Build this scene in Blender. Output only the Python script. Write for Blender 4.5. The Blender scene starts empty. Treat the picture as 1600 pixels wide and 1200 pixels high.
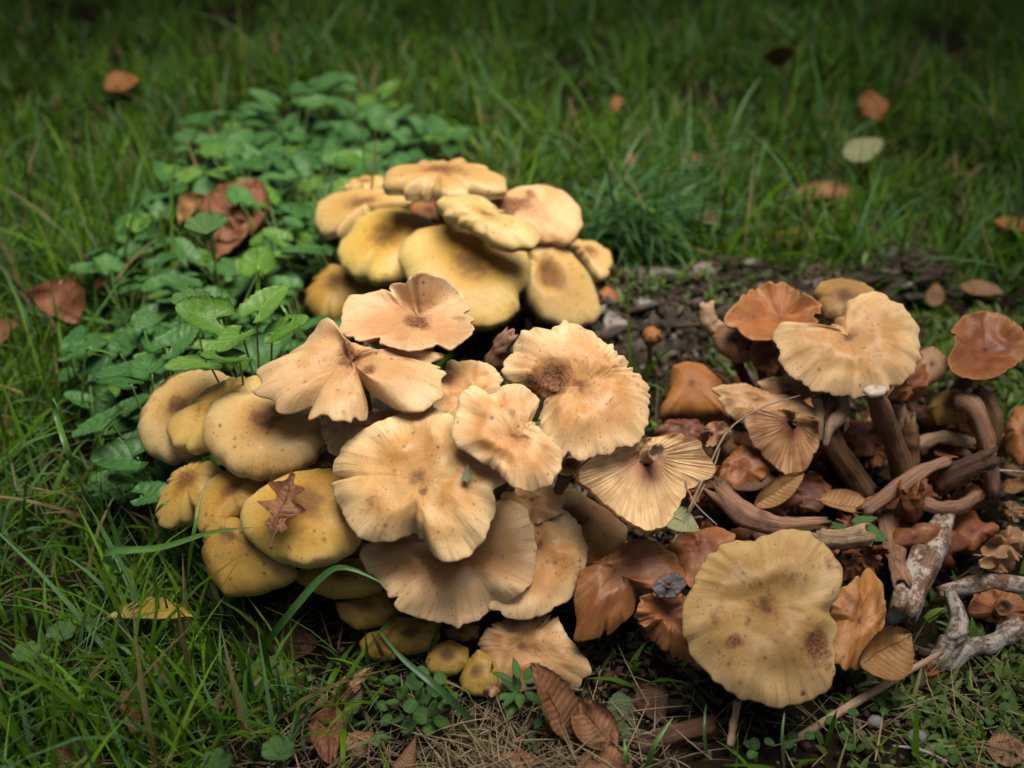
import bpy, math, random
import numpy as np
from mathutils import Vector, Matrix, noise as mnoise

random.seed(7)
rng = np.random.default_rng(11)
SC = bpy.context.scene
COL = SC.collection
R = math.radians

# ------------------------------------------------------------------ camera, sky, sun, exposure
CAM_Z, CAM_Y, PITCH, FPX = 42.0, -60.0, R(35), 1778.0        # centimetres / pixels of a 1600 wide frame
cam_d = bpy.data.cameras.new('camera')
cam_d.sensor_width = 36; cam_d.lens = 36 * FPX / 1600
cam_d.clip_start = 0.02; cam_d.clip_end = 500
cam_d.dof.use_dof = True; cam_d.dof.focus_distance = 0.525; cam_d.dof.aperture_fstop = 6.2
cam = bpy.data.objects.new('camera', cam_d); COL.objects.link(cam)
cam.location = (0, CAM_Y / 100, CAM_Z / 100); cam.rotation_euler = (R(90) - PITCH, 0, 0)
SC.camera = cam

SUN_ELEV, SUN_AZ = R(74), R(140)          # azimuth clockwise from +Y
world = bpy.data.worlds.new('World'); SC.world = world; world.use_nodes = True
wn = world.node_tree
sky = wn.nodes.new('ShaderNodeTexSky'); sky.sky_type = 'NISHITA'; sky.sun_disc = False
sky.sun_elevation = SUN_ELEV; sky.sun_rotation = SUN_AZ; sky.air_density = 0.6; sky.dust_density = 5.0; sky.ozone_density = 0.2
wn.links.new(sky.outputs[0], wn.nodes['Background'].inputs[0]); wn.nodes['Background'].inputs[1].default_value = 0.065
sun_d = bpy.data.lights.new('sun', 'SUN'); sun_d.energy = 5.0; sun_d.angle = R(46); sun_d.color = (1.0, 0.945, 0.85)
sun = bpy.data.objects.new('sun', sun_d); COL.objects.link(sun)
sdir = Vector((math.sin(SUN_AZ) * math.cos(SUN_ELEV), math.cos(SUN_AZ) * math.cos(SUN_ELEV), math.sin(SUN_ELEV)))
sun.rotation_euler = sdir.to_track_quat('Z', 'Y').to_euler(); sun.location = sdir * 5
SC.view_settings.view_transform = 'Standard'; SC.view_settings.look = 'None'
SC.view_settings.gamma = 1; SC.view_settings.use_curve_mapping = False; SC.view_settings.exposure = 1.1
SC.cycles.use_denoising = True; SC.cycles.max_bounces = 8; SC.cycles.transparent_max_bounces = 8

# ------------------------------------------------------------------ survey: picture measurements to places (cm)
CAMP = np.array([0, CAM_Y, CAM_Z]); AX = np.array([1.0, 0, 0])
AF = np.array([0, math.cos(PITCH), -math.sin(PITCH)]); AU = np.array([0, math.sin(PITCH), math.cos(PITCH)])
def ray(p):
    x, y = (p[0] - 800) / FPX, -(p[1] - 600) / FPX
    return (x * AX + y * AU + AF) / math.sqrt(1 + y * y)
def at_d(p, d): return CAMP + d * ray(p)
def at_z(p, z):
    r = ray(p); return CAMP + r * ((z - CAM_Z) / r[2])
def project(P):
    q = np.asarray(P) - CAMP; f = q @ AF
    return np.stack([800 + FPX * (q @ AX) / f, 600 - FPX * (q @ AU) / f], -1)

# ------------------------------------------------------------------ helpers
def nz(x, y, z=0.0): return mnoise.noise((x, y, z))
def tag(o, label=None, cat=None, group=None, kind=None):
    for k, v in (('label', label), ('category', cat), ('group', group), ('kind', kind)):
        if v: o[k] = v
    return o
def empty(name, loc):
    o = bpy.data.objects.new(name, None); COL.objects.link(o); o.location = tuple(np.asarray(loc) / 100); o.empty_display_size = .01
    return o
def mesh_from(name, verts, faces, mat, attrs=None, smooth=True, pole=0):
    """verts in cm; faces: list or (n,4)/(n,3) array"""
    me = bpy.data.meshes.new(name)
    verts = np.asarray(verts, dtype=np.float64) / 100
    if pole:
        nv = pole; verts = verts[nv - 1:]                                  # one shared vertex at the crown
        attrs = {k: (a, np.asarray(d).reshape(-1, d.shape[-1] if a != 'FLOAT' else 1)[nv - 1:]) for k, (a, d) in attrs.items()}
        f = np.maximum(faces - (nv - 1), 0).tolist(); faces = [(q[0], q[2], q[3]) if q[0] == q[1] else tuple(q) for q in f]
    if isinstance(faces, np.ndarray):
        n, k = faces.shape
        me.vertices.add(len(verts)); me.vertices.foreach_set('co', verts.astype(np.float32).ravel())
        me.loops.add(n * k); me.loops.foreach_set('vertex_index', faces.astype(np.int32).ravel())
        me.polygons.add(n); me.polygons.foreach_set('loop_start', np.arange(n, dtype=np.int32) * k)
        me.update(calc_edges=True)
    else:
        me.from_pydata(verts.tolist(), [], faces)
    for an, (at, data) in (attrs or {}).items():
        a = me.attributes.new(an, at, 'POINT')
        a.data.foreach_set({'FLOAT': 'value', 'FLOAT_VECTOR': 'vector', 'FLOAT_COLOR': 'color'}[at], np.asarray(data, dtype=np.float32).ravel())
    if smooth: me.polygons.foreach_set('use_smooth', np.ones(len(me.polygons), dtype=bool))
    if mat: me.materials.append(mat)
    me.validate(); me.update()
    return me
def obj(name, me, parent=None):
    o = bpy.data.objects.new(name, me); COL.objects.link(o)
    if parent: o.parent = parent
    return o
def grid_faces(nu, nv, wrap_v=False):
    f = []
    i = np.arange(nu - 1)[:, None]; m = nv if wrap_v else nv - 1
    j = np.arange(m)[None, :]; j2 = (j + 1) % nv
    return np.stack([(i * nv + j), (i * nv + j2), ((i + 1) * nv + j2), ((i + 1) * nv + j)], -1).reshape(-1, 4)

# ------------------------------------------------------------------ materials
MATS = {}
class NT:
    def __init__(s, name):
        s.m = bpy.data.materials.new(name); s.m.use_nodes = True; s.t = s.m.node_tree
        s.b = s.t.nodes['Principled BSDF']; s.out = s.t.nodes['Material Output']
    def n(s, ty, **kw):
        o = s.t.nodes.new(ty)
        for k, v in kw.items(): setattr(o, k, v)
        return o
    def l(s, a, b): s.t.links.new(a, b)
    def setv(s, sock, v):
        if hasattr(v, 'is_linked') or isinstance(v, bpy.types.NodeSocket): s.l(v, sock)
        else: sock.default_value = v
    def math(s, op, a, b=0.0, c=None, clamp=False):
        o = s.n('ShaderNodeMath', operation=op); o.use_clamp = clamp
        s.setv(o.inputs[0], a); s.setv(o.inputs[1], b)
        if c is not None: s.setv(o.inputs[2], c)
        return o.outputs[0]
    def mix(s, f, a, b, mode='MIX'):
        o = s.n('ShaderNodeMix', data_type='RGBA', blend_type=mode); o.clamp_factor = True
        s.setv(o.inputs[0], f)
        for i, v in ((6, a), (7, b)):
            if isinstance(v, tuple): v = (*v, 1.0) if len(v) == 3 else v
            s.setv(o.inputs[i], v)
        return o.outputs[2]
    def ss(s, x, a, b, lo=0.0, hi=1.0):
        o = s.n('ShaderNodeMapRange', interpolation_type='SMOOTHSTEP'); s.setv(o.inputs[0], x)
        for i, v in zip((1, 2, 3, 4), (a, b, lo, hi)): s.setv(o.inputs[i], v)
        return o.outputs[0]
    def noise(s, vec, scale, detail=4, rough=.55, w=None):
        o = s.n('ShaderNodeTexNoise'); s.l(vec, o.inputs['Vector'])
        o.inputs['Scale'].default_value = scale; o.inputs['Detail'].default_value = detail; o.inputs['Roughness'].default_value = rough
        return o.outputs['Fac']
    def vec(s, x, y, z):
        o = s.n('ShaderNodeCombineXYZ')
        for i, v in enumerate((x, y, z)): s.setv(o.inputs[i], v)
        return o.outputs[0]
    def attr(s, name):
        o = s.n('ShaderNodeAttribute'); o.attribute_name = name; return o
    def bump(s, h, strength, dist):
        o = s.n('ShaderNodeBump'); s.l(h, o.inputs['Height']); o.inputs['Strength'].default_value = strength; o.inputs['Distance'].default_value = dist
        s.l(o.outputs[0], s.b.inputs['Normal'])
    def fin(s, color, rough=.6, spec=.3, sss=0.0, sssc=(1, .5, .25), scale=.003):
        s.setv(s.b.inputs['Base Color'], (*color, 1) if isinstance(color, tuple) else color)
        s.setv(s.b.inputs['Roughness'], rough); s.b.inputs['Specular IOR Level'].default_value = spec
        if sss:
            s.b.inputs['Subsurface Weight'].default_value = sss; s.b.inputs['Subsurface Radius'].default_value = sssc
            s.b.inputs['Subsurface Scale'].default_value = scale
        return s.m

def cap_mat(key, base, centre, rim, streak, fib=.5, speck=.5, umbo=.35, wet=.45):
    if key in MATS: return MATS[key]
    t = NT('mushroom_cap_' + key)
    pol = t.attr('polar').outputs['Vector']; sp = t.n('ShaderNodeSeparateXYZ'); t.l(pol, sp.inputs[0])
    cx, cy, s = sp.outputs
    oc = t.n('ShaderNodeTexCoord').outputs['Object']
    oi = t.n('ShaderNodeObjectInfo').outputs['Random']
    off = t.math('MULTIPLY', oi, 37.0)
    ovec = t.n('ShaderNodeVectorMath', operation='ADD'); t.l(oc, ovec.inputs[0]); t.l(t.vec(off, off, off), ovec.inputs[1]); oc = ovec.outputs[0]
    def rad(k, ks): return t.vec(t.math('MULTIPLY_ADD', cx, k, off), t.math('MULTIPLY', cy, k), t.math('MULTIPLY', s, ks))
    n_lo = t.noise(oc, 55, 4, .6)
    n_mid = t.noise(oc, 190, 5, .65)
    n_hi = t.noise(oc, 900, 3, .6)
    fibn = t.noise(rad(11, 1.6), 1.0, 4, .65)
    fibf = t.noise(rad(42, 2.5), 1.0, 3, .6)
    c = t.mix(t.ss(n_lo, .36, .62), base, streak)
    c = t.mix(t.math('MULTIPLY', t.ss(t.noise(oc, 34, 3, .5), .5, .66), .6), c, rim)
    sj = t.math('ADD', s, t.math('MULTIPLY', t.math('SUBTRACT', n_lo, .5), .35))
    c = t.mix(t.math('MULTIPLY', t.ss(sj, umbo * 2.0, umbo * .35), .9), c, centre)
    dark = (centre[0] * .27, centre[1] * .19, centre[2] * .25)
    c = t.mix(t.math('MULTIPLY', t.ss(t.math('ADD', s, t.math('MULTIPLY', t.math('SUBTRACT', n_mid, .5), .3)), umbo * .8, umbo * .12), .9), c, dark)
    rj = t.math('ADD', s, t.math('MULTIPLY', t.math('SUBTRACT', fibn, .5), .5))
    c = t.mix(t.math('MULTIPLY', t.ss(rj, .55, 1.0), .8), c, rim)
    edge = t.ss(s, .25, .8)
    c = t.mix(t.math('MULTIPLY', t.math('MULTIPLY', t.ss(fibn, .48, .72), edge), fib), c, (streak[0] * .78, streak[1] * .68, streak[2] * .55))
    c = t.mix(t.math('MULTIPLY', t.math('MULTIPLY', t.ss(fibf, .48, .68), edge), fib * .5), c, (base[0] * .7, base[1] * .6, base[2] * .5))
    c = t.mix(t.math('MULTIPLY', t.ss(n_mid, .54, .8), .3), c, (streak[0] * .75, streak[1] * .65, streak[2] * .55))
    scl = t.math('MULTIPLY', t.ss(n_hi, .5, .66), t.ss(sj, .75, .1))
    c = t.mix(t.math('MULTIPLY', scl, .4), c, (centre[0] * .6, centre[1] * .5, centre[2] * .45))
    hv = t.n('ShaderNodeHueSaturation'); t.l(c, hv.inputs['Color']); t.setv(hv.inputs['Hue'], t.math('MULTIPLY_ADD', oi, .012, .492)); t.setv(hv.inputs['Value'], t.math('MULTIPLY_ADD', t.math('FRACT', t.math('MULTIPLY', oi, 7.3)), .26, .88)); c = hv.outputs[0]
    # specks of dirt and scale
    v = t.n('ShaderNodeTexVoronoi'); t.l(oc, v.inputs['Vector']); v.inputs['Scale'].default_value = 260; v.inputs['Randomness'].default_value = 1
    vr = t.n('ShaderNodeSeparateColor'); t.l(v.outputs['Color'], vr.inputs[0])
    on = t.math('GREATER_THAN', vr.outputs[0], t.math('ADD', .60, t.math('MULTIPLY', s, .2)))
    on = t.math('MULTIPLY', on, t.ss(n_lo, .38, .6))
    dot = t.math('MULTIPLY', on, t.ss(v.outputs['Distance'], t.math('MULTIPLY_ADD', vr.outputs[1], .28, .16), .06))
    c = t.mix(t.math('MULTIPLY', dot, speck * 1.5), c, (.06, .024, .01))
    v2 = t.n('ShaderNodeTexVoronoi'); t.l(oc, v2.inputs['Vector']); v2.inputs['Scale'].default_value = 620; v2.inputs['Randomness'].default_value = 1
    vr2 = t.n('ShaderNodeSeparateColor'); t.l(v2.outputs['Color'], vr2.inputs[0])
    on2 = t.math('MULTIPLY', t.math('GREATER_THAN', vr2.outputs[0], .66), t.ss(t.noise(oc, 80, 3), .42, .6))
    dot2 = t.math('MULTIPLY', on2, t.ss(v2.outputs['Distance'], t.math('MULTIPLY_ADD', vr2.outputs[1], .3, .22), .1))
    c = t.mix(t.math('MULTIPLY', dot2, speck * 1.3), c, tuple(v_ * .3 for v_ in centre))
    st = t.attr('stain').outputs['Fac']
    stn = t.math('ADD', st, t.math('MULTIPLY', t.math('SUBTRACT', n_mid, .52), 1.1))
    c = t.mix(t.math('MULTIPLY', t.ss(stn, .28, .75), t.ss(st, 0, .15)), c, t.mix(t.ss(n_hi, .42, .6), (.20, .085, .03), (.06, .022, .01)))
    t.bump(t.math('ADD', t.math('MULTIPLY', fibf, t.math('MULTIPLY', edge, .5)), t.math('ADD', t.math('MULTIPLY', n_mid, .7), t.math('MULTIPLY', n_hi, .12))), .5, .0013)
    MATS[key] = t.fin(c, t.math('ADD', t.math('MULTIPLY_ADD', n_mid, .35, wet - .16), t.math('ADD', t.ss(s, .4, .1, 0, .25), t.math('MULTIPLY', st, .35))), .38, .25, (1, .45, .18), .0035)
    return MATS[key]

def gill_mat(key, a, b):
    key = 'gill_' + key
    if key in MATS: return MATS[key]
    t = NT(key); pol = t.attr('polar').outputs['Vector']; sp = t.n('ShaderNodeSeparateXYZ'); t.l(pol, sp.inputs[0]); cx, cy, s = sp.outputs
    f = t.noise(t.vec(t.math('MULTIPLY', cx, 20), t.math('MULTIPLY', cy, 20), t.math('MULTIPLY', s, 1.5)), 1.0, 3)
    oc = t.n('ShaderNodeTexCoord').outputs['Object']; n2 = t.noise(oc, 120, 4)
    c = t.mix(t.ss(f, .35, .7), a, b); c = t.mix(t.math('MULTIPLY', t.ss(n2, .46, .7), .6), c, (b[0] * .7, b[1] * .55, b[2] * .5)); c = t.mix(t.ss(t.math('ADD', s, t.math('MULTIPLY', t.math('SUBTRACT', n2, .5), .4)), .5, .15), c, (b[0] * .85, b[1] * .6, b[2] * .75))
    t.bump(f, .5, .001)
    MATS[key] = t.fin(c, .6, .25, .15)
    return MATS[key]

def stem_mat(key, a, b, white=0.0):
    key = 'stem_' + key
    if key in MATS: return MATS[key]
    t = NT(key); pol = t.attr('polar').outputs['Vector']; sp = t.n('ShaderNodeSeparateXYZ'); t.l(pol, sp.inputs[0]); cx, cy, s = sp.outputs
    oc = t.n('ShaderNodeTexCoord').outputs['Object']
    f = t.noise(t.vec(t.math('MULTIPLY', cx, 5), t.math('MULTIPLY', cy, 5), t.math('MULTIPLY', s, 2.0)), 1.0, 5, .7)
    n1 = t.noise(oc, 90, 5, .65); n2 = t.noise(oc, 420, 4, .6)
    c = t.mix(t.ss(f, .35, .68), a, b); c = t.mix(t.math('MULTIPLY', t.ss(n1, .5, .7), .7), c, tuple(v * .45 for v in a))
    if white: c = t.mix(t.math('MULTIPLY', t.ss(t.math('ADD', n1, t.math('MULTIPLY', t.math('SUBTRACT', n2, .5), .6)), .62 - white * .3, .80 - white * .3), .8), c, (.44, .40, .35))
    t.bump(t.math('ADD', f, t.math('MULTIPLY', n2, .5)), .6, .0015)
    MATS[key] = t.fin(c, .6, .28, .1)
    return MATS[key]

def leaf_mat(key, a, b, vein, trans=.25, veins=14.0, rough=.5, holes=.3):
    key = 'leaf_' + key
    if key in MATS: return MATS[key]
    t = NT(key); lv = t.attr('luv').outputs['Vector']; sp = t.n('ShaderNodeSeparateXYZ'); t.l(lv, sp.inputs[0]); u, w, _ = sp.outputs
    oc = t.n('ShaderNodeTexCoord').outputs['Object']; oi = t.n('ShaderNodeObjectInfo').outputs['Random']
    n1 = t.noise(oc, 130, 4, .6); n2 = t.noise(oc, 600, 4, .65)
    aw = t.math('ABSOLUTE', w)
    c = t.mix(t.ss(t.math('ADD', n1, t.math('MULTIPLY', t.math('SUBTRACT', oi, .5), .35)), .35, .66), a, b)
    c = t.mix(t.math('MULTIPLY', t.ss(n2, .52, .75), holes), c, tuple(v * .45 for v in a))
    sv = t.math('PINGPONG', t.math('SUBTRACT', t.math('MULTIPLY', u, veins * .5), t.math('MULTIPLY', aw, 1.6)), .5)
    side = t.ss(sv, .09, .015)
    midr = t.ss(aw, .06, .02)
    vm = t.math('MAXIMUM', t.math('MULTIPLY', side, .55), midr)
    c = t.mix(t.math('MULTIPLY', vm, .65), c, vein)
    t.bump(t.math('ADD', t.math('SUBTRACT', t.math('MULTIPLY', n2, .5), t.math('MULTIPLY', vm, .8)), t.math('MULTIPLY', sv, .8)), .55, .0012)
    m = t.fin(c, t.math('MULTIPLY_ADD', n1, .3, rough - .15), .35)
    if trans:
        tr = t.n('ShaderNodeBsdfTranslucent'); t.l(c, tr.inputs[0]); mx = t.n('ShaderNodeMixShader'); mx.inputs[0].default_value = trans
        t.l(t.b.outputs[0], mx.inputs[1]); t.l(tr.outputs[0], mx.inputs[2]); t.l(mx.outputs[0], t.out.inputs[0])
    MATS[key] = m
    return m

def col_mat(key, rough=.5, spec=.3, trans=.3, bumps=300):
    """colour from a per-blade attribute"""
    t = NT(key); c = t.attr('tint').outputs['Color']
    oc = t.n('ShaderNodeTexCoord').outputs['Object']; n = t.noise(oc, bumps, 3)
    c = t.mix(t.math('MULTIPLY', t.ss(n, .4, .7), .3), c, t.mix(.5, c, (.02, .02, .005)))
    m = t.fin(c, rough, spec)
    if trans:
        tr = t.n('ShaderNodeBsdfTranslucent'); t.l(c, tr.inputs[0]); mx = t.n('ShaderNodeMixShader'); mx.inputs[0].default_value = trans
        t.l(t.b.outputs[0], mx.inputs[1]); t.l(tr.outputs[0], mx.inputs[2]); t.l(mx.outputs[0], t.out.inputs[0])
    return m

def wood_mat(key, a, b, d_):
    t = NT(key); oc = t.n('ShaderNodeTexCoord').outputs['Object']
    mp = t.n('ShaderNodeMapping'); mp.inputs['Scale'].default_value = (.22, 1, 1.3); mp.inputs['Rotation'].default_value = (0, 0, R(-14)); t.l(oc, mp.inputs[0])
    f = t.noise(mp.outputs[0], 160, 6, .7); n1 = t.noise(oc, 45, 5, .6); n2 = t.noise(oc, 500, 4, .7)
    c = t.mix(t.ss(f, .36, .64), a, b); c = t.mix(t.math('MULTIPLY', t.ss(n1, .52, .7), .8), c, d_)
    c = t.mix(t.math('MULTIPLY', t.ss(n2, .5, .7), .5), c, (.03, .02, .012))
    t.bump(t.math('ADD', f, t.math('MULTIPLY', n2, .4)), 1.0, .004)
    return t.fin(c, .75, .25)

def soil_mat():
    t = NT('soil'); oc = t.n('ShaderNodeTexCoord').outputs['Object']
    n1 = t.noise(oc, 28, 6, .65); n2 = t.noise(oc, 260, 5, .7); n3 = t.noise(oc, 3, 3)
    c = t.mix(t.ss(n1, .35, .65), (.008, .0055, .004), (.02, .0135, .0085)); c = t.mix(t.math('MULTIPLY', t.ss(n2, .55, .75), .6), c, (.05, .036, .024))
    c = t.mix(t.math('MULTIPLY', t.ss(n3, .42, .6), .3), c, (.014, .018, .006))
    t.bump(t.math('ADD', n1, t.math('MULTIPLY', n2, .5)), 1.0, .006)
    return t.fin(c, .95, .03)

# ------------------------------------------------------------------ ground
def gz(x, y):
    """ground height in cm at a place in cm"""
    h = 1.1 * nz(x * .045, y * .045, 3.1) + .45 * nz(x * .16, y * .16, 8.2)
    h += 2.2 * math.exp(-(((x + 4) / 10) ** 2 + ((y + 12) / 9) ** 2)) + 2.5 * math.exp(-(((x + 2) / 11) ** 2 + ((y - 4) / 7) ** 2))
    h += 1.5 * math.exp(-(((x - 20) / 11) ** 2 + ((y + 9) / 8) ** 2))
    h += 2.0 * math.exp(-(((x + 22) / 14) ** 2 + ((y - 14) / 14) ** 2))
    return h - .4
def axis(lo, hi, step, far):
    near = list(np.arange(lo, hi + .1, step)); g = step; a = lo; left = []
    while a > -far: g *= 1.35; a -= g; left.append(a)
    g = step; b = hi; right = []
    while b < far: g *= 1.35; b += g; right.append(b)
    return np.array(left[::-1] + near + right)
SOIL = soil_mat()
gx, gy = axis(-80, 80, 1.2, 30000), axis(-45, 130, 1.2, 30000)
gv = []
for y in gy:
    for x in gx:
        near = abs(x) < 200 and -150 < y < 300
        gv.append((x, y, gz(x, y) + (.18 * nz(x * .7, y * .7) if near else 0)))
tag(obj('ground', mesh_from('ground', gv, grid_faces(len(gy), len(gx)), SOIL)), 'dark bare soil beneath the lawn and the mushrooms', 'ground', kind='structure')

# ------------------------------------------------------------------ mushrooms
Z1 = (440, 220, .35); Z2 = (180, 480, .3625); Z3 = (480, 480, .4125); Z4 = (420, 800, .3625); Z5 = (1000, 400, .375); Z6 = (860, 760, .375)
def unz(z, p): return (z[0] + p[0] * z[2], z[1] + p[1] * z[2])
NT_, NS_ = 180, 26
TH = np.arange(NT_) * 2 * math.pi / NT_

def cast(poly):
    """largest distance from the origin to a closed outline along each direction TH"""
    p = np.asarray(poly); q = np.roll(p, -1, 0); out = np.zeros(NT_)
    for i, t in enumerate(TH):
        d = np.array([math.cos(t), math.sin(t)]); e = q - p
        den = d[0] * e[:, 1] - d[1] * e[:, 0]; den = np.where(abs(den) < 1e-9, 1e-9, den)
        a = (p[:, 0] * e[:, 1] - p[:, 1] * e[:, 0]) / den; b = (p[:, 0] * d[1] - p[:, 1] * d[0]) / den
        ok = (a > 0) & (b >= -1e-6) & (b <= 1 + 1e-6)
        out[i] = a[ok].max() if ok.any() else np.nan
    if np.isnan(out).any():
        g = ~np.isnan(out); out = np.interp(TH, TH[g], out[g], period=2 * math.pi)
    return out
def blur(a, k):
    for _ in range(k): a = .25 * np.roll(a, 1) + .5 * a + .25 * np.roll(a, -1)
    return a
def rnd_wave(rs, ks, amp):
    w = np.zeros(NT_)
    for k in ks: w += rs.normal() * amp / math.sqrt(k) * np.cos(k * TH + rs.uniform(0, 6.3))
    return w
def rough_ring(rs, k0, n, amp):
    a = rs.normal(size=NT_); a = blur(a, k0); a = a / (a.std() + 1e-9)
    return a * amp

CAPM = {
    'tan':    ((.51, .30, .11), (.36, .18, .05), (.66, .49, .27), (.43, .215, .065)),
    'peach':  ((.49, .285, .125), (.34, .18, .075), (.55, .385, .205), (.41, .225, .095)),
    'yellow': ((.49, .355, .125), (.34, .18, .012), (.46, .345, .135), (.43, .285, .07)),
    'buff':   ((.50, .36, .155), (.36, .20, .045), (.49, .37, .17), (.45, .295, .10)),
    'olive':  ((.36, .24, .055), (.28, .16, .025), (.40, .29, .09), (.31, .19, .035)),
    'dull':   ((.34, .20, .062), (.21, .105, .028), (.42, .285, .13), (.24, .13, .04)),
    'honey':  ((.41, .245, .10), (.28, .14, .045), (.52, .37, .20), (.33, .17, .06)),
    'brown':  ((.19, .066, .017), (.12, .036, .012), (.27, .12, .04), (.13, .04, .014)),
    'orange': ((.29, .115, .026), (.2, .07, .017), (.34, .165, .055), (.2, .072, .02)),
    'rust':   ((.12, .036, .013), (.07, .02, .009), (.18, .068, .027), (.09, .026, .011)),
    'leather':((.26, .14, .068), (.17, .075, .034), (.33, .2, .105), (.20, .095, .045)),
}
GILLS = {'tan': ((.44, .27, .115), (.33, .16, .06)), 'brown': ((.30, .13, .05), (.16, .055, .022)), 'grey': ((.16, .14, .15), (.05, .045, .05)),
         'pale': ((.56, .385, .20), (.45, .27, .12)), 'dull': ((.36, .20, .09), (.2, .09, .04))}
CLUSTER = {'front': (-4, -13), 'rear': (-2.5, 4), 'right': (20, -9), 'low': (12, -20)}

def mushroom(label, Z, c, out, d, kind, pitch=20, roll=0, mat='tan', h=None, bumps=(), stains=(), wave=.28, cl='front', gill=None, n=None,
             stub=False, ridges=None, seed=0, e=.16, pleat=.02, group=None, umbo=.35, name='mushroom', base=None, sm='brown', dip=.0, stemr=None, crisp=1.0, hole=()):
    rs = np.random.default_rng(seed + int(c[0] * 7 + c[1] * 13))
    cp = unz(Z, c); pts = [unz(Z, p) for p in out]
    P = at_d(cp, d)
    if n is None:
        a, b = R(pitch), R(roll); n = np.array([math.sin(b), -math.sin(a) * math.cos(b), math.cos(a) * math.cos(b)])
    else: n = np.array(n, float); n /= np.linalg.norm(n)
    e1 = AX - (AX @ n) * n; e1 /= np.linalg.norm(e1); e2 = np.cross(n, e1)
    def local(p, lift=0.0):
        r = ray(p); o = P - n * lift; q = CAMP + r * (((o - CAMP) @ n) / (r @ n)) - P
        return np.array([q @ e1, q @ e2])
    size = d * math.sqrt(abs(sum(pts[i][0] * pts[i - 1][1] - pts[i][1] * pts[i - 1][0] for i in range(len(pts)))) / 2 / math.pi) / FPX
    dome = kind in ('dome', 'button')
    H = (h if h is not None else {'dome': .42, 'button': .6}.get(kind, .2)) * size * (1.5 if dome else 1)
    Rr = cast([local(p, H * .5 if dome else 0) for p in pts])
    med = np.median(Rr); Rr = blur(np.clip(Rr, .25 * med, 2.6 * med), 2)
    S = np.linspace(0, 1, NS_) ** .9
    low = rnd_wave(rs, (2, 3, 4, 5), wave * (.38 if dome else 1.35)); hi = rnd_wave(rs, (6, 7, 9, 11, 13), wave * (.15 if dome else .75))
    bm = np.zeros((NS_, NT_))
    for (deg, wid, amp, pw) in bumps:
        q = local((cp[0] + 30 * math.cos(R(deg)), cp[1] - 30 * math.sin(R(deg)))); t0 = math.atan2(q[1], q[0])
        dt = np.angle(np.exp(1j * (TH - t0))); bm += amp * np.exp(-(dt / R(wid)) ** 2)[None, :] * (S ** (pw * 1.6))[:, None]
    if kind == 'under': pleat = .012; hi = hi * .2
    pl = rough_ring(rs, 1, 1, pleat) if not dome else rough_ring(rs, 2, 1, pleat * .25)
    fine = 1 + rough_ring(rs, 1, 1, .010 * crisp if not dome else .003)
    if dome:
        H0 = H; tm = R(106 if kind == 'dome' else 114); tt = S * tm
        rf = np.sin(tt); z0 = -H * (1 - np.cos(tt)) / (1 - math.cos(tm)); pw = .88 if kind == 'dome' else 1.0
        z0 = -H * (np.abs(z0) / H) ** (1 / pw) if H else z0
    else:
        rf = S
        if kind == 'wave': z0 = size * (.15 * (1 - np.exp(-(S / .36) ** 2)) - .30 * S ** 2.8)
        elif kind == 'funnel': z0 = size * (.55 if h is None else h) * S ** 1.7
        elif kind == 'flat': z0 = -size * .12 * S ** 2
        else: z0 = -size * (.35 if h is None else h) * S ** 1.8
    z0 = z0 - dip * size * np.exp(-(S / .22) ** 2)
    lump = np.array([[(.05 if dome else .10) * size * nz(3 * s_ * math.cos(t) + seed, 3 * s_ * math.sin(t), cp[0] * .1) for t in TH] for s_ in S])
    def surf(Rv):
        rad = rf[:, None] * Rv[None, :]
        z = z0[:, None] + bm + (S ** 2.2)[:, None] * low[None, :] + (S ** 4)[:, None] * hi[None, :] + (S ** 5)[:, None] * pl[None, :] + lump * np.minimum(S * 3, 1)[:, None]
        for (hx, hy, hr, hd) in hole:
            q = local(unz(Z, (hx, hy))); lx = rad * np.cos(TH); ly = rad * np.sin(TH)
            rr = hr * Z[2] * d / FPX; z = z - hd * np.exp(-(((lx - q[0]) ** 2 + (ly - q[1]) ** 2) / rr ** 2) ** 1.6)
        return rad, z
    def world3(rad, z): return P + (rad * np.cos(TH))[..., None] * e1 + (rad * np.sin(TH))[..., None] * e2 + z[..., None] * n
    # shape the margin until the outline agrees with the measured one
    pp = np.array(pts); tgt_poly = np.stack([pp[:, 0] - cp[0], -(pp[:, 1] - cp[1])], -1); tgt = cast(tgt_poly) * 1.025
    for _ in range(7):
        rad, z = surf(Rr); q = project(world3(rad, z)) - np.array(cp); q[..., 1] *= -1
        ang = np.arctan2(q[..., 1], q[..., 0]); rho = np.hypot(q[..., 0], q[..., 1])
        bins = np.round(ang / (2 * math.pi) * 72).astype(int) % 72; sil = np.zeros(72); np.maximum.at(sil, bins.ravel(), rho.ravel())
        sil = np.where(sil <= 0, np.nan, sil)
        if np.isnan(sil).any(): g = ~np.isnan(sil); sil = np.interp(np.arange(72), np.arange(72)[g], sil[g], period=72)
        ja = ang[int(NS_ * .75)]; f = np.interp(ja, TH, tgt, period=2 * math.pi) / np.interp(ja, np.arange(72) / 72 * 2 * math.pi, sil, period=2 * math.pi)
        Rr = blur(np.clip(Rr * np.clip(f, .75, 1.3) ** .8, .2 * med, 3 * med), 1)
    Rr = blur(Rr, 3) * fine
    if not dome:
        for _ in range(rs.integers(2, 6)): Rr = Rr * (1 - rs.uniform(.02, .06) * np.exp(-(np.angle(np.exp(1j * (TH - rs.uniform(0, 6.28)))) / R(rs.uniform(2.5, 6))) ** 2))
        for _ in range(rs.integers(0, 3)): Rr = Rr * (1 - rs.uniform(.1, .22) * np.exp(-(np.angle(np.exp(1j * (TH - rs.uniform(0, 6.28)))) / R(1.6)) ** 2))
    rad, z = surf(Rr)
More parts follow.
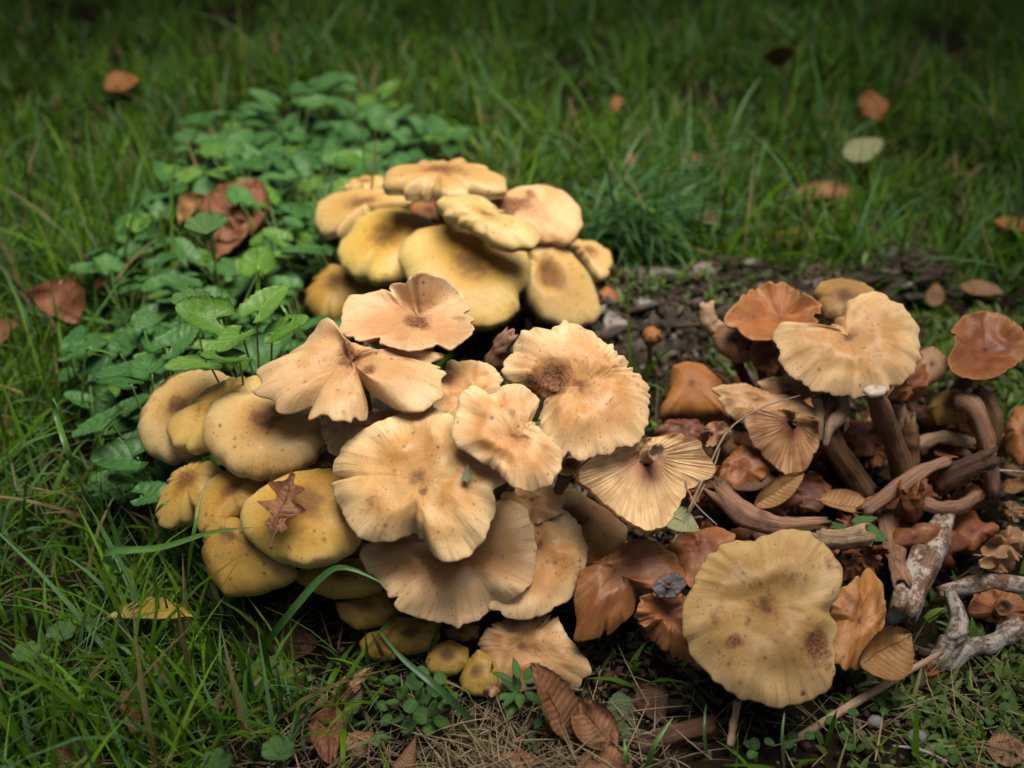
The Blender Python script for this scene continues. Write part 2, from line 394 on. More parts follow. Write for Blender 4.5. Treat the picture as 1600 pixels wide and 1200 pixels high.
    # top skin with its rolled margin
    ee = e * (1 if not dome else 1.3)
    rows_r = np.vstack([rad, rad[-1] * 1.012, rad[-1] * 1.006 - .02, rad[-1] * .985 - .03]); rows_z = np.vstack([z, z[-1] - .35 * ee, z[-1] - .8 * ee, z[-1] - ee])
    Sv = np.concatenate([S, [1, 1, 1]])
    W = world3(rows_r, rows_z)
    # underside
    nb = 9
    s2 = np.linspace(1, .14, nb)
    per = {True: 4, False: 1}[ridges is not None]
    up = max(1, int(math.ceil((ridges or 0) * 4 / NT_))); NU = NT_ * up
    thu = np.arange(NU) * 2 * math.pi / NU
    rim_r = np.interp(thu, TH, rows_r[-1], period=2 * math.pi); rim_z = np.interp(thu, TH, rows_z[-1], period=2 * math.pi)
    gr_, gz_ = [], []
    for k, s_ in enumerate(s2):
        if dome: zz = rim_z + .22 * H * (1 - s_ ** 2) - .1 * (1 - s_)
        else:
            zt = np.array([np.interp(s_, S, z[:, j]) for j in range(NT_)]); zt = np.interp(thu, TH, zt, period=2 * math.pi)
            zz = zt - ee - .42 * (1 - s_ ** 2) * min(1, size / 3.5)
        if ridges:
            wob_ = .9 * np.sin(thu * 3 + 1) + .7 * np.sin(thu * 7 + 2 + s_ * 1.5) + .35 * np.sin(thu * 17 + s_ * 4) + .25 * np.sin(thu * 29)
            tri = np.abs(((thu * ridges / (2 * math.pi) + wob_ * .8) % 1) * 2 - 1) ** .8 * (.65 + .35 * np.sin(thu * ridges * .37 + s_ * 3))
            zz = zz - (tri - .2) * .085 * min(1, size / 3) * (math.sin(math.pi * min(1, max(0, (1 - s_) * 1.1 + .06))) ** .6)
        gr_.append(rim_r * s_); gz_.append(zz)
    gr_, gz_ = np.array(gr_), np.array(gz_)
    G = P + (gr_ * np.cos(thu))[..., None] * e1 + (gr_ * np.sin(thu))[..., None] * e2 + gz_[..., None] * n
    under0 = P + n * (gz_[-1].mean())
    # foot of the stem
    cx, cy = CLUSTER[cl]
    if stub: foot = under0 - n * (.5 * size)
    elif base is not None: foot = np.array(base, float)
    else:
        bx, by = P[0] * .5 + cx * .5, (P[1] + 1.5) * .5 + cy * .5; foot = np.array([bx, by, min(gz(bx, by) - .3, under0[2] - 1)])
    root = empty(name, foot if not stub else P)
    o0 = np.array(root.location) * 100
    tag(root, label, 'mushroom', group)
    st = np.zeros(W.shape[:2])
    lx = rows_r * np.cos(TH); ly = rows_r * np.sin(TH)
    for (sx, sy, sr, sa) in stains:
        q = local(unz(Z, (sx, sy))); rr = sr * Z[2] * d / FPX * 1.25
        st = np.maximum(st, sa * np.exp(-((lx - q[0]) ** 2 + (ly - q[1]) ** 2) / rr ** 2))
    pol = np.stack([np.broadcast_to(np.cos(TH), W.shape[:2]), np.broadcast_to(np.sin(TH), W.shape[:2]), np.broadcast_to(Sv[:, None], W.shape[:2])], -1)
    cm = cap_mat(mat, *CAPM[mat], umbo=umbo) if umbo == .35 else cap_mat(f'{mat}_{umbo}', *CAPM[mat], umbo=umbo)
    capo = obj('cap', mesh_from('cap', W.reshape(-1, 3) - o0, grid_faces(len(W), NT_, True), cm, {'polar': ('FLOAT_VECTOR', pol), 'stain': ('FLOAT', st)}, pole=NT_), root)
    gpol = np.stack([np.broadcast_to(np.cos(thu), G.shape[:2]), np.broadcast_to(np.sin(thu), G.shape[:2]), np.broadcast_to(s2[:, None], G.shape[:2])], -1)
    gk = gill or ('tan' if mat in ('tan', 'yellow', 'buff', 'peach', 'olive', 'dull', 'honey') else 'brown')
    obj('gills', mesh_from('gills', G.reshape(-1, 3) - o0, grid_faces(nb, NU, True), gill_mat(gk, *GILLS[gk]), {'polar': ('FLOAT_VECTOR', gpol)}), capo)
    sr = stemr or (.22 + .11 * size)
    L = np.linalg.norm(foot - under0)
    p1 = under0 - n * L * .45
    path = [(1 - t) ** 2 * (under0 + n * .1) + 2 * t * (1 - t) * p1 + t * t * foot for t in np.linspace(0, 1, 9)]
    obj('stem', tube_mesh(np.array(path) - o0, [sr * (1.35 - .45 * min(1, i / 2) + .3 * (i / 8) ** 3) for i in range(9)], stem_mat(sm, *STEMS[sm]), rs, jag=.35 if stub else .0), root)
    return root, P

STEMS = {'brown': ((.10, .05, .025), (.19, .105, .055)), 'pale': ((.26, .16, .09), (.40, .28, .18)), 'dark': ((.05, .022, .012), (.10, .045, .024)),
         'ash': ((.10, .045, .026), (.19, .11, .07), .62), 'pink': ((.16, .075, .042), (.29, .165, .105)), 'rust': ((.13, .038, .012), (.21, .075, .024)),
         'mould': ((.09, .06, .045), (.2, .15, .12), .8), 'straw': ((.2, .15, .09), (.28, .22, .14))}
def tube_mesh(path, radii, mat, rs, nv=18, jag=0.0, jag0=0.0, wob=.06, hollow=True, flat=1.0):
    path = np.asarray(path, float); n = len(path)
    if n < 8:
        t = np.linspace(0, n - 1, 14); path2 = []
        for tt in t:                                                   # Catmull-Rom through the given points
            i = min(int(tt), n - 2); f = tt - i; p0 = path[max(i - 1, 0)]; p1 = path[i]; p2 = path[i + 1]; p3 = path[min(i + 2, n - 1)]
            path2.append(.5 * ((2 * p1) + (-p0 + p2) * f + (2 * p0 - 5 * p1 + 4 * p2 - p3) * f * f + (-p0 + 3 * p1 - 3 * p2 + p3) * f ** 3))
        radii = np.interp(t, np.arange(n), radii); path = np.array(path2); n = len(path)
    V, pol = [], []
    up = np.array([.3, .2, .93]); ang = np.arange(nv) * 2 * math.pi / nv
    sd_ = rs.uniform(0, 50); prof = 1 + wob * np.array([nz(1.3 * math.cos(a), 1.3 * math.sin(a), sd_) for a in ang]) * 2.2
    flute = 1 + .05 * np.cos(ang * 5 + rs.uniform(0, 6)) + .03 * np.cos(ang * 8)
    jz = rs.uniform(.1, 1, nv); jz0 = rs.uniform(.1, 1, nv)
    rings = []
    for i in range(n):
        tdir = path[min(i + 1, n - 1)] - path[max(i - 1, 0)]; tdir /= np.linalg.norm(tdir) + 1e-9
        a = np.cross(up, tdir); a /= np.linalg.norm(a) + 1e-9; b = np.cross(tdir, a)
        r = radii[i] * prof * flute * (1 + wob * 1.3 * nz(i * .45, sd_, 1.0)) * (1 + wob * .8 * np.array([nz(2.2 * math.cos(a), 2.2 * math.sin(a) + sd_, i * .5) for a in ang]))
        ring = path[i] + (r * np.cos(ang))[:, None] * a + (r * np.sin(ang) * flat)[:, None] * b
        if i == n - 1 and jag: ring = ring + (jz * jag * radii[i] * 2)[:, None] * tdir
        if i == 0 and jag0: ring = ring - (jz0 * jag0 * radii[i] * 2)[:, None] * tdir
        rings.append(ring)
    def inner(ring, centre, shift): return centre + (ring - centre) * .72 + shift
    first, last = rings[0], rings[-1]
    t0 = path[1] - path[0]; t0 /= np.linalg.norm(t0) + 1e-9; t1 = path[-1] - path[-2]; t1 /= np.linalg.norm(t1) + 1e-9
    dz = 1.2 if hollow else .0
    rings = [path[0] + (first - path[0]) * .02 + t0 * radii[0] * dz, inner(first, first.mean(0), t0 * radii[0] * dz * .5), ] + rings + [inner(last, last.mean(0), -t1 * radii[-1] * dz * .5), path[-1] + (last - path[-1]) * .02 - t1 * radii[-1] * dz]
    V = np.array(rings)
    pol = np.stack([np.broadcast_to(np.cos(ang), V.shape[:2]), np.broadcast_to(np.sin(ang), V.shape[:2]), np.broadcast_to(np.linspace(0, 1, len(V))[:, None] * 3, V.shape[:2])], -1)
    return mesh_from('stem', V.reshape(-1, 3), grid_faces(len(V), nv, True), mat, {'polar': ('FLOAT_VECTOR', pol)})

# ------------------------------------------------------------------ unseen canopy, added to darken the lawn around the clumps
def tree():
    root = empty('added_shade_tree', (-95, 190, gz(-95, 190))); tag(root, 'leafy canopy added out of view, shaped to darken the lawn around the clumps', 'tree'); o0 = np.array(root.location) * 100
    rs = np.random.default_rng(5); bark = stem_mat('bark', (.06, .045, .035), (.12, .095, .075))
    top = np.array([-60, 120, 150.0])
    obj('trunk', tube_mesh(np.array([(-95, 190, -3), (-90, 180, 60), (-78, 150, 110), top, (-30, 60, 175)]) - o0, [15, 12, 10, 8, 5], bark, rs, nv=20), root)
    for e in ((60, 150, 165), (120, 40, 150), (-130, 20, 150), (-60, -60, 160), (30, -90, 170), (110, -40, 160), (-10, 190, 150)):
        e = np.array(e, float); obj('limb', tube_mesh(np.array([top, top * .5 + e * .5 + np.array([0, 0, 14]), e]) - o0, [5, 3.2, 1.2], bark, rs, nv=10), root)
    N = 17000; x = rs.uniform(-230, 230, N); y = rs.uniform(-210, 260, N); z = rs.uniform(88, 128, N)
    k = (z - 8) / math.tan(SUN_ELEV); gx_ = x - k * math.sin(SUN_AZ); gy_ = y - k * math.cos(SUN_AZ)          # where the sun casts each leaf
    e = np.sqrt(((gx_ + 8) / 47) ** 2 + ((gy_ - 13) / 47) ** 2) + np.array([.22 * nz(a * .02, b * .02, 5) for a, b in zip(x, y)])
    keep = rs.random(N) < smooth_(e, .8, 1.1)  # crown gap shaped so the clumps stay lit and the surroundings darken
    x, y, z = x[keep], y[keep], z[keep]; n = len(x)
    V0, F0, A0 = leaf_card(); V, F = [], []
    rot = rs.uniform(0, 6.283, n); til = rs.normal(0, .5, n); sz = rs.uniform(7, 12, n)
    for i in range(n):
        m = np.array(Matrix.Rotation(rot[i], 3, 'Z') @ Matrix.Rotation(til[i], 3, 'X')); V.append(V0 * sz[i] @ m.T + np.array([x[i], y[i], z[i]]) - o0); F.append(F0 + i * len(V0))
    m = NT('tree_leaf'); mm = m.fin((.05, .10, .02), .5)
    c = obj('crown', mesh_from('crown', np.vstack(V), np.vstack(F), mm, smooth=False), root); c['kind'] = 'stuff'
def smooth_(a, lo, hi): t = np.clip((a - lo) / (hi - lo), 0, 1); return t * t * (3 - 2 * t)
def leaf_card():
    V = [(0, 0, 0), (.28, .3, .06), (.3, .6, .05), (0, 1, -.08), (-.3, .6, .05), (-.28, .3, .06), (0, .5, 0)]
    return np.array(V, float), np.array([(6, 0, 1), (6, 1, 2), (6, 2, 3), (6, 3, 4), (6, 4, 5), (6, 5, 0)]), None
tree()
def M(*a, **k):
    if len(a) > 8 and a[8] in ('brown', 'rust', 'orange', 'leather') or k.get('mat') in ('brown', 'rust', 'orange', 'leather'): k.setdefault('umbo', .12)
    return mushroom(*a, **k)
# --- rear clump
M('broad flat-topped cap crowning the rear clump, dark spot on top', Z1, (715, 128), [(450,200),(470,135),(560,97),(700,87),(830,88),(930,118),(995,165),(1007,215),(980,245),(880,250),(700,254),(590,250),(500,235)], 71.5, 'dome', -3, 0, 'buff', h=.36, cl='rear', bumps=[(-40, 26, .3, 3)])
M('small plain cap tucked behind the left shoulder of the rear clump', Z1, (370, 180), [(270,215),(300,180),(370,155),(450,160),(470,215),(420,240),(330,240)], 82, 'dome', 0, 0, 'buff', h=.5, cl='rear')
M('saddle-shaped pale cap with raised right edge in the rear clump', Z1, (365, 275), [(150,330),(165,270),(230,230),(330,215),(440,212),(540,222),(588,270),(560,300),(480,310),(380,350),(310,410),(240,435),(180,415),(152,370)], 76.5, 'dome', 10, -14, 'buff', h=.36, cl='rear', bumps=[(10, 25, .5, 2)])
M('rounded yellow cap with brown centre beside the largest rear cap', Z1, (470, 420), [(250,490),(265,440),(310,400),(340,345),(420,310),(520,300),(620,330),(700,372),(680,480),(600,600),(530,625),(430,640),(330,610),(270,560)], 73, 'dome', 18, -8, 'yellow', h=.36, cl='rear')
M('largest yellow cap of the rear clump with near-black centre', Z1, (855, 550), [(525,510),(550,440),(620,390),(740,370),(880,385),(1000,440),(1090,490),(1110,570),(1095,640),(1060,680),(1065,740),(1010,800),(920,835),(820,830),(720,790),(620,700),(560,610),(530,560)], 68.8, 'dome', 24, 3, 'yellow', h=.30, cl='rear', bumps=[(-28, 8, .35, 3)], umbo=.3)
M('folded pale cap lying over the largest rear cap', Z1, (900, 320), [(685,280),(720,245),(800,228),(900,250),(980,310),(1060,340),(1140,375),(1160,430),(1120,485),(1000,490),(930,465),(850,400),(780,372),(720,340)], 67.9, 'dome', 16, 4, 'buff', h=.28, cl='rear', umbo=.14, stub=True, stemr=.3)
M('peach cap with dark smear on the right side of the rear clump', Z1, (1060, 275), [(900,290),(980,240),(1060,205),(1170,192),(1260,220),(1330,290),(1340,370),(1310,430),(1270,470),(1180,455),(1080,430),(980,400),(920,360)], 72.0, 'dome', 22, 12, 'peach', h=.26, cl='rear', stains=[(1010, 285, 60, .9), (1110, 235, 40, .7)], umbo=.2)
M('buff cap with pitted crater facing forward in the rear clump', Z1, (1195, 590), [(1100,500),(1150,450),(1210,445),(1290,500),(1370,590),(1410,680),(1430,760),(1390,815),(1310,835),(1230,825),(1150,790),(1090,720),(1080,640),(1095,560)], 70.8, 'dome', 38, 14, 'buff', h=.34, cl='rear', hole=[(1200, 600, 60, .55), (1180, 545, 50, .3)], stains=[(1200, 600, 40, .75), (1180, 540, 45, .55)])
M('small cap at the right edge of the rear clump', Z1, (1365, 485), [(1285,470),(1320,440),(1400,450),(1465,490),(1478,540),(1460,600),(1420,625),(1380,600),(1330,530)], 76, 'dome', 18, 16, 'buff', h=.45, cl='rear')
M('low yellow cap under the left side of the rear clump', Z1, (240, 620), [(100,740),(110,670),(150,600),(220,550),(280,560),(380,600),(500,630),(440,740),(300,800),(180,810)], 75.0, 'dome', 25, -12, 'olive', h=.5, cl='rear')
M('shrunken orange-brown cap on the log beside the crater cap', Z1, (1455, 695), [(1405,690),(1450,645),(1500,680),(1515,740),(1480,790),(1420,780)], 75, 'dome', 35, 10, 'orange', h=.6, cl='rear')
M('shadowed brown cap deep in the gap of the rear clump', Z1, (660, 310), [(560,330),(590,270),(700,260),(760,300),(740,370),(620,370)], 76.5, 'dome', 10, 0, 'brown', h=.3, cl='rear')
# --- front clump
M('upturned peach funnel cap with torn curled edge above the front clump', Z1, (615, 800), [(262,830),(300,690),(380,680),(470,660),(520,630),(540,655),(575,610),(640,597),(720,612),(790,670),(835,740),(830,775),(860,800),(850,850),(770,920),(735,935),(700,905),(640,920),(560,930),(470,910),(400,885),(350,910),(290,880)], 54.5, 'funnel', 12, -4, 'peach', h=.34, stains=[(600, 810, 60, .8), (640, 825, 40, .8)], ridges=70, wave=.2, bumps=[(-25, 16, .7, 3), (-70, 20, -.3, 2), (70, 45, .4, 2)], umbo=.2)
M('wide peach cap with split front edge and peaked back', Z2, (1010, 240), [(600,350),(625,300),(620,240),(680,210),(760,190),(840,130),(890,55),(940,50),(975,110),(1010,150),(1100,175),(1200,180),(1330,175),(1405,155),(1425,280),(1400,370),(1350,430),(1250,460),(1165,410),(1118,345),(1085,325),(1075,370),(1100,440),(1080,475),(1020,487),(900,465),(800,450),(700,430),(640,390)], 51.6, 'wave', 12, -3, 'peach', stains=[(1015, 215, 50, .95), (1085, 285, 40, .8)], wave=.15, bumps=[(115, 24, .7, 1.6), (-66, 8, -.4, 2), (180, 30, -.2, 2)], ridges=90, umbo=.22)
M('large rounded pale cap at the left end of the front clump', Z2, (270, 420), [(95,520),(110,440),(160,370),(230,300),(330,270),(430,270),(500,300),(560,360),(480,600),(380,635),(230,672),(150,635),(105,580)], 57.5, 'dome', 22, -16, 'buff', h=.40, umbo=.2)
M('creased cap squeezed between two rounded caps on the left', Z2, (470, 400), [(215,510),(240,465),(310,425),(400,345),(500,302),(615,292),(660,360),(560,500),(400,622),(330,628),(255,605)], 55.6, 'dome', 24, -10, 'yellow', h=.40, umbo=.2, stains=[(370, 430, 60, .5)])
M('plump buff cap with smudged brown centre below the split peach cap', Z2, (650, 485), [(380,540),(390,470),(430,400),(500,365),(590,365),(700,390),(800,420),(890,480),(905,590),(860,660),(760,705),(620,738),(520,720),(430,650),(390,600)], 53.2, 'dome', 20, -4, 'buff', h=.42, umbo=.25)
M('small rounded cap with scuffed top, leftmost of the lower row', Z2, (310, 740), [(170,880),(190,800),(250,710),(330,665),(420,660),(470,720),(440,820),(340,900),(310,930),(240,957),(190,940)], 55.3, 'dome', 28, -16, 'yellow', h=.45, stains=[(300, 730, 60, .6)])
M('rounded cap wedged between the scuffed cap and the leaf-bearing cap', Z2, (500, 785), [(340,900),(350,840),(390,760),(450,715),(540,705),(640,730),(620,850),(500,920),(430,970),(370,975),(345,930)], 54.0, 'dome', 26, -8, 'yellow', h=.42)
M('low bulging cap under the leaf-bearing cap on the left', Z2, (470, 960), [(370,1060),(385,960),(430,905),(520,905),(620,960),(720,1060),(790,1130),(750,1190),(600,1240),(470,1245),(400,1160)], 52.9, 'dome', 32, -12, 'olive', h=.5, umbo=.2)
M('bright yellow cap with dark centre carrying a dead lobed leaf', Z2, (825, 835), [(538,900),(560,830),(640,770),(760,715),(880,695),(980,700),(1075,800),(1060,990),(1020,1050),(930,1100),(820,1120),(700,1090),(620,1040),(560,980)], 51.2, 'dome', 24, -3, 'yellow', h=.42, umbo=.42)
M('largest wavy tan cap in the middle of the front clump', Z3, (430, 650), [(97,640),(130,540),(220,460),(340,410),(480,385),(560,430),(640,540),(740,630),(745,670),(700,690),(712,740),(690,820),(640,930),(560,955),(490,958),(445,890),(400,850),(330,880),(250,888),(200,860),(150,800),(120,720)], 49.4, 'wave', 34, -2, 'tan', wave=.12, ridges=100, bumps=[(-100, 11, -.5, 3), (-60, 22, .25, 2), (-8, 9, .35, 2), (190, 30, -.3, 2)], stains=[(440, 705, 22, .8), (250, 745, 60, .55)], umbo=.2)
M('flat tan cap mostly hidden behind the largest wavy cap', Z3, (240, 455), [(35,420),(120,400),(330,380),(460,390),(440,480),(250,560),(100,560),(60,500)], 53.2, 'wave', 22, -4, 'tan', wave=.1, umbo=.15)
M('lumpy pale cap behind the small star-edged cap', Z3, (620, 320), [(470,400),(500,300),(530,200),(640,205),(700,220),(738,270),(725,330),(640,440),(560,460),(490,440)], 53.6, 'wave', 22, 0, 'tan', wave=.25, bumps=[(60, 25, .5, 2), (100, 12, -.4, 3)], umbo=.15)
M('small star-edged tan cap lying on the largest wavy cap', Z3, (790, 490), [(550,480),(570,380),(600,310),(640,295),(700,335),(740,300),(800,288),(850,320),(890,360),(850,420),(900,480),(965,540),(960,600),(920,670),(840,697),(780,680),(720,620),(640,570),(570,530)], 48.3, 'wave', 34, 0, 'tan', wave=.15, ridges=80, bumps=[(65, 14, .45, 2), (115, 10, -.35, 2), (140, 14, .35, 2), (20, 14, .3, 2)], umbo=.2, stains=[(770, 390, 40, .5)])
M('tan cap with frilled brown back edge and rotten pit', Z3, (1040, 300), [(735,240),(780,160),(830,90),(920,65),(1010,68),(1100,110),(1180,170),(1240,240),(1290,300),(1290,400),(1270,480),(1200,540),(1080,560),(990,568),(930,530),(880,450),(890,390),(900,340),(820,310),(760,270)], 50.8, 'wave', 30, 6, 'tan', wave=.12, ridges=90, hole=[(930, 270, 70, .75)], stains=[(935, 265, 62, 1.0), (870, 275, 60, .8), (1170, 200, 60, .45), (1235, 270, 50, .45)], bumps=[(40, 30, .3, 2), (205, 12, -.5, 2)], umbo=.2, crisp=2.2, pleat=.07)
M('overturned cap showing its ribbed pale gills', Z3, (1265, 570), [(1010,630),(1060,570),(1170,530),(1270,500),(1400,475),(1480,510),(1535,600),(1520,650),(1430,700),(1360,830),(1270,850),(1200,810),(1100,730),(1030,680)], 52.0, 'under', n=(-.25, .62, -.62), mat='orange', gill='pale', ridges=130, stub=True, h=.22, e=.3, sm='pale', wave=.2, stemr=.34, seed=3)
M('broad fluted tan cap beneath the largest wavy cap', Z3, (560, 930), [(200,930),(240,880),(400,850),(620,800),(700,740),(770,705),(830,770),(855,860),(860,960),(840,1050),(770,1110),(700,1130),(650,1180),(590,1205),(500,1190),(400,1165),(330,1130),(300,1060),(230,1000)], 52.3, 'wave', 28, 4, 'tan', wave=.15, ridges=90, bumps=[(-50, 12, -.35, 2), (-30, 10, .35, 2), (-80, 14, .25, 2), (20, 12, .25, 2)], umbo=.3)
M('fan-like tan cap to the right of the fluted cap', Z3, (880, 900), [(810,800),(900,748),(980,770),(1040,840),(1060,920),(1045,1010),(1000,1090),(920,1150),(830,1180),(740,1160),(680,1130),(720,960)], 53.4, 'wave', 34, 10, 'tan', wave=.12, ridges=70, bumps=[(10, 12, -.3, 2)], umbo=.2)
M('half-hidden tan cap behind the fan-like cap', Z3, (1010, 800), [(850,800),(890,690),(1000,690),(1130,760),(1215,830),(1200,890),(1130,960),(1050,980),(930,900)], 55.4, 'dome', 30, 8, 'honey', h=.3)
M('tan cap wedged in the gap below the star-edged cap', Z3, (850, 730), [(730,710),(800,670),(900,670),(980,700),(960,780),(870,820),(770,790)], 53.6, 'wave', 28, 4, 'tan', wave=.2, umbo=.15)
M('small lilac-brown cap in the gap beside the plump buff cap', Z2, (890, 650), [(820,680),(850,620),(920,600),(970,640),(960,700),(890,720)], 54.6, 'dome', 25, 0, 'leather', h=.4)
M('tiny knob cap under the frilled cap', Z3, (990, 600), [(940,620),(980,570),(1035,575),(1030,620),(990,640)], 51.5, 'dome', 25, 5, 'tan', h=.6)
def small(c, out, d, mat, pitch=28, roll=0, h=.5, lab='rounded olive button cap in the shade under the front clump', grp='shaded button caps'):
    return M(lab, Z4, c, out, d + .7, 'dome', pitch, roll, mat, h=h, group=grp)
M('wide olive cap just under the leaf-bearing yellow cap', Z4, (310, 265), [(120,300),(125,245),(250,210),(400,195),(500,300),(480,340),(400,365),(280,372),(190,345)], 54.0, 'dome', 26, -4, 'olive', h=.4)
small((410, 405), [(285,390),(400,360),(480,330),(560,430),(500,490),(380,508),(310,460)], 54.3, 'olive')
small((465, 565), [(390,560),(430,520),(500,505),(570,590),(540,640),(450,640),(400,600)], 54.2, 'olive')
small((610, 520), [(470,530),(560,450),(720,470),(740,540),(700,600),(600,615),(520,590)], 53.6, 'olive')
small((770, 610), [(675,640),(700,580),(780,550),(860,585),(862,660),(810,700),(740,712),(690,690)], 53.0, 'olive')
small((890, 680), [(820,720),(850,650),(900,590),(990,640),(990,760),(950,795),(880,790),(830,760)], 52.6, 'olive')
small((830, 515), [(750,510),(830,470),(910,490),(905,550),(830,560),(770,545)], 54.2, 'olive')
M('shaded tan cap with drooping lobes above the hanging dead leaf', Z4, (1090, 580), [(905,560),(950,490),(1050,450),(1230,440),(1290,540),(1390,660),(1380,700),(1290,785),(1200,740),(1090,775),(990,770),(930,660)], 54.0, 'wave', 38, 3, 'honey', wave=.2, bumps=[(-45, 16, -.5, 2), (-100, 18, .3, 2)], umbo=.2)
# --- brown heap between the clumps
M('glossy rust-brown cap bent over the dark hollow', Z6, (270, 350), [(80,650),(110,560),(100,450),(130,340),(220,300),(330,220),(420,220),(520,290),(560,370),(520,430),(400,440),(360,420),(350,520),(250,610),(150,640)], 53.0, 'wave', 30, -6, 'brown', wave=.2, cl='low', bumps=[(-110, 22, -.9, 2), (-20, 14, .4, 2), (60, 25, .3, 2)], ridges=60, pleat=.05)
M('rust-brown torn cap with comb-like gill edge over the hollow', Z6, (490, 530), [(350,540),(390,450),(500,440),(590,470),(600,560),(590,640),(620,750),(510,700),(430,650),(390,590)], 52.2, 'wave', 36, 8, 'brown', wave=.3, cl='low', bumps=[(-120, 25, -.5, 2), (140, 14, .5, 2)], ridges=50, crisp=3, pleat=.08)
M('red-brown curled cap behind the big dull yellow cap', Z6, (620, 265), [(490,230),(570,190),(700,165),(770,200),(760,300),(640,420),(580,420),(530,360),(500,290)], 53.8, 'wave', 28, 0, 'brown', wave=.25, cl='low')
M('small overturned cap with blackened gills among brown caps', Z6, (490, 415), [(420,425),(455,375),(530,355),(570,410),(520,465),(455,465)], 51.4, 'under', n=(.1, .6, -.7), mat='rust', gill='grey', ridges=34, stub=True, h=.15, cl='low', stemr=.1, wave=.05)
M('big round dull yellow cap lying tilted with a rotten brown patch', Z6, (890, 490), [(560,560),(565,470),(610,400),(650,310),(720,240),(850,230),(980,180),(1080,200),(1150,260),(1210,350),(1215,400),(1195,465),(1165,490),(1150,520),(1192,555),(1180,640),(1190,760),(1155,830),(1090,880),(960,908),(820,890),(720,830),(660,770),(590,700),(560,620)], 49.3, 'wave', 37, 2, 'dull', wave=.08, cl='low', ridges=110, hole=[(1115, 680, 55, .35)], stains=[(1115, 670, 75, .95), (1150, 730, 50, .6), (765, 650, 34, .85), (820, 560, 25, .7), (1060, 860, 14, .9), (900, 480, 110, .45), (690, 540, 60, .5), (1010, 390, 80, .45), (760, 720, 70, .4), (1180, 330, 60, .5)], bumps=[(2, 10, .35, 2), (20, 10, .4, 2), (110, 25, -.25, 2)], umbo=.16, base=(12.5, -24.5, 0))
M('half cap leaning upright behind the big dull yellow cap', Z6, (1285, 560), [(1160,640),(1180,460),(1260,390),(1340,340),(1390,420),(1400,520),(1380,620),(1340,690),(1290,760),(1220,760),(1170,710)], 52.5, 'wave', 34, 18, 'orange', wave=.2, cl='low', umbo=.15, ridges=70)
M('small dark reddish cap behind the leaning half cap', Z6, (1245, 320), [(1190,340),(1220,280),(1290,275),(1310,330),(1260,390),(1210,390)], 55.5, 'wave', 30, 0, 'rust', cl='low')
# --- right heap
M('pale wavy cap topping the right heap, cut stems under it', Z5, (870, 340), [(560,330),(580,280),(650,260),(740,280),(800,290),(840,250),(860,190),(930,150),(1020,150),(1090,210),(1150,300),(1165,400),(1130,470),(1090,520),(1020,550),(890,585),(850,570),(720,560),(620,480),(580,420)], 57.6, 'wave', 28, -3, 'honey', wave=.15, cl='right', ridges=80, bumps=[(60, 30, .35, 2), (10, 18, -.35, 2), (120, 16, -.5, 2), (150, 16, .2, 3)], umbo=.15, crisp=1.8)
M('orange-brown bowl-shaped cap behind the pale wavy cap', Z5, (590, 260), [(345,280),(380,210),(450,150),(530,115),(600,115),(680,160),(760,200),(720,290),(580,345),(460,340),(400,300)], 62.5, 'funnel', 4, 0, 'orange', h=.5, wave=.25, cl='right', umbo=.12, stains=[(640, 210, 70, .5)])
M('smooth tan and grey cap under the rim of the bowl-shaped cap', Z5, (390, 350), [(300,340),(335,285),(400,295),(470,340),(475,430),(400,445),(330,400)], 62.2, 'dome', 35, -10, 'leather', h=.5, cl='right')
M('dark orange curl hanging below the bowl-shaped cap', Z5, (520, 410), [(455,400),(480,340),(560,340),(610,420),(560,490),(480,470)], 61.4, 'wave', 40, 0, 'brown', cl='right', wave=.3)
M('yellow-tan cap standing behind the pale wavy cap', Z5, (850, 170), [(720,160),(755,105),(840,92),(930,110),(1010,160),(960,240),(850,290),(770,260)], 64.0, 'dome', 15, 0, 'dull', h=.4, cl='right')
M('dark reddish bowl cap at the right end of the heap', Z5, (1440, 390), [(1280,440),(1320,370),(1300,310),(1350,250),(1430,228),(1520,250),(1590,300),(1625,380),(1590,440),(1480,500),(1400,510),(1310,490)], 61, 'funnel', 14, 6, 'brown', h=.45, wave=.25, cl='right', ridges=60, umbo=.12)
M('humped amber cap at the left end of the right heap', Z5, (215, 530), [(75,640),(120,560),(135,460),(190,440),(260,450),(340,520),(380,690),(280,690),(180,680),(90,690)], 61.5, 'dome', 30, -8, 'orange', h=.6, cl='right')
M('flat tan flap-like cap reaching left from the right heap', Z5, (480, 600), [(300,550),(340,535),(440,530),(540,570),(640,580),(740,630),(720,680),(560,690),(440,700),(370,660)], 58.8, 'wave', 22, -4, 'honey', wave=.15, cl='right', umbo=.15)
M('hanging fan-shaped cap with brown gills facing out', Z5, (640, 690), [(435,650),(500,630),(620,640),(740,670),(745,800),(690,890),(620,920),(540,860),(470,780),(440,710)], 57.8, 'under', n=(.15, .68, -.45), mat='leather', gill='dull', ridges=110, stub=True, h=.15, cl='right', wave=.25, stemr=.1)
M('leathery cap folded under the pale wavy cap', Z5, (620, 540), [(480,520),(560,500),(680,510),(740,570),(660,600),(540,580)], 59.6, 'wave', 24, 0, 'leather', cl='right', wave=.2)
M('shrivelled tan lobe right of the pale wavy cap', Z5, (1215, 450), [(1155,400),(1220,375),(1280,420),(1275,500),(1200,540),(1140,500)], 60.5, 'dome', 28, 10, 'leather', cl='right')
M('dark curled flap with pale tip under the pale wavy cap', Z5, (1125, 540), [(1030,590),(1080,520),(1140,450),(1200,450),(1215,500),(1180,585),(1100,605)], 59.4, 'wave', 30, 12, 'brown', cl='right', wave=.35)
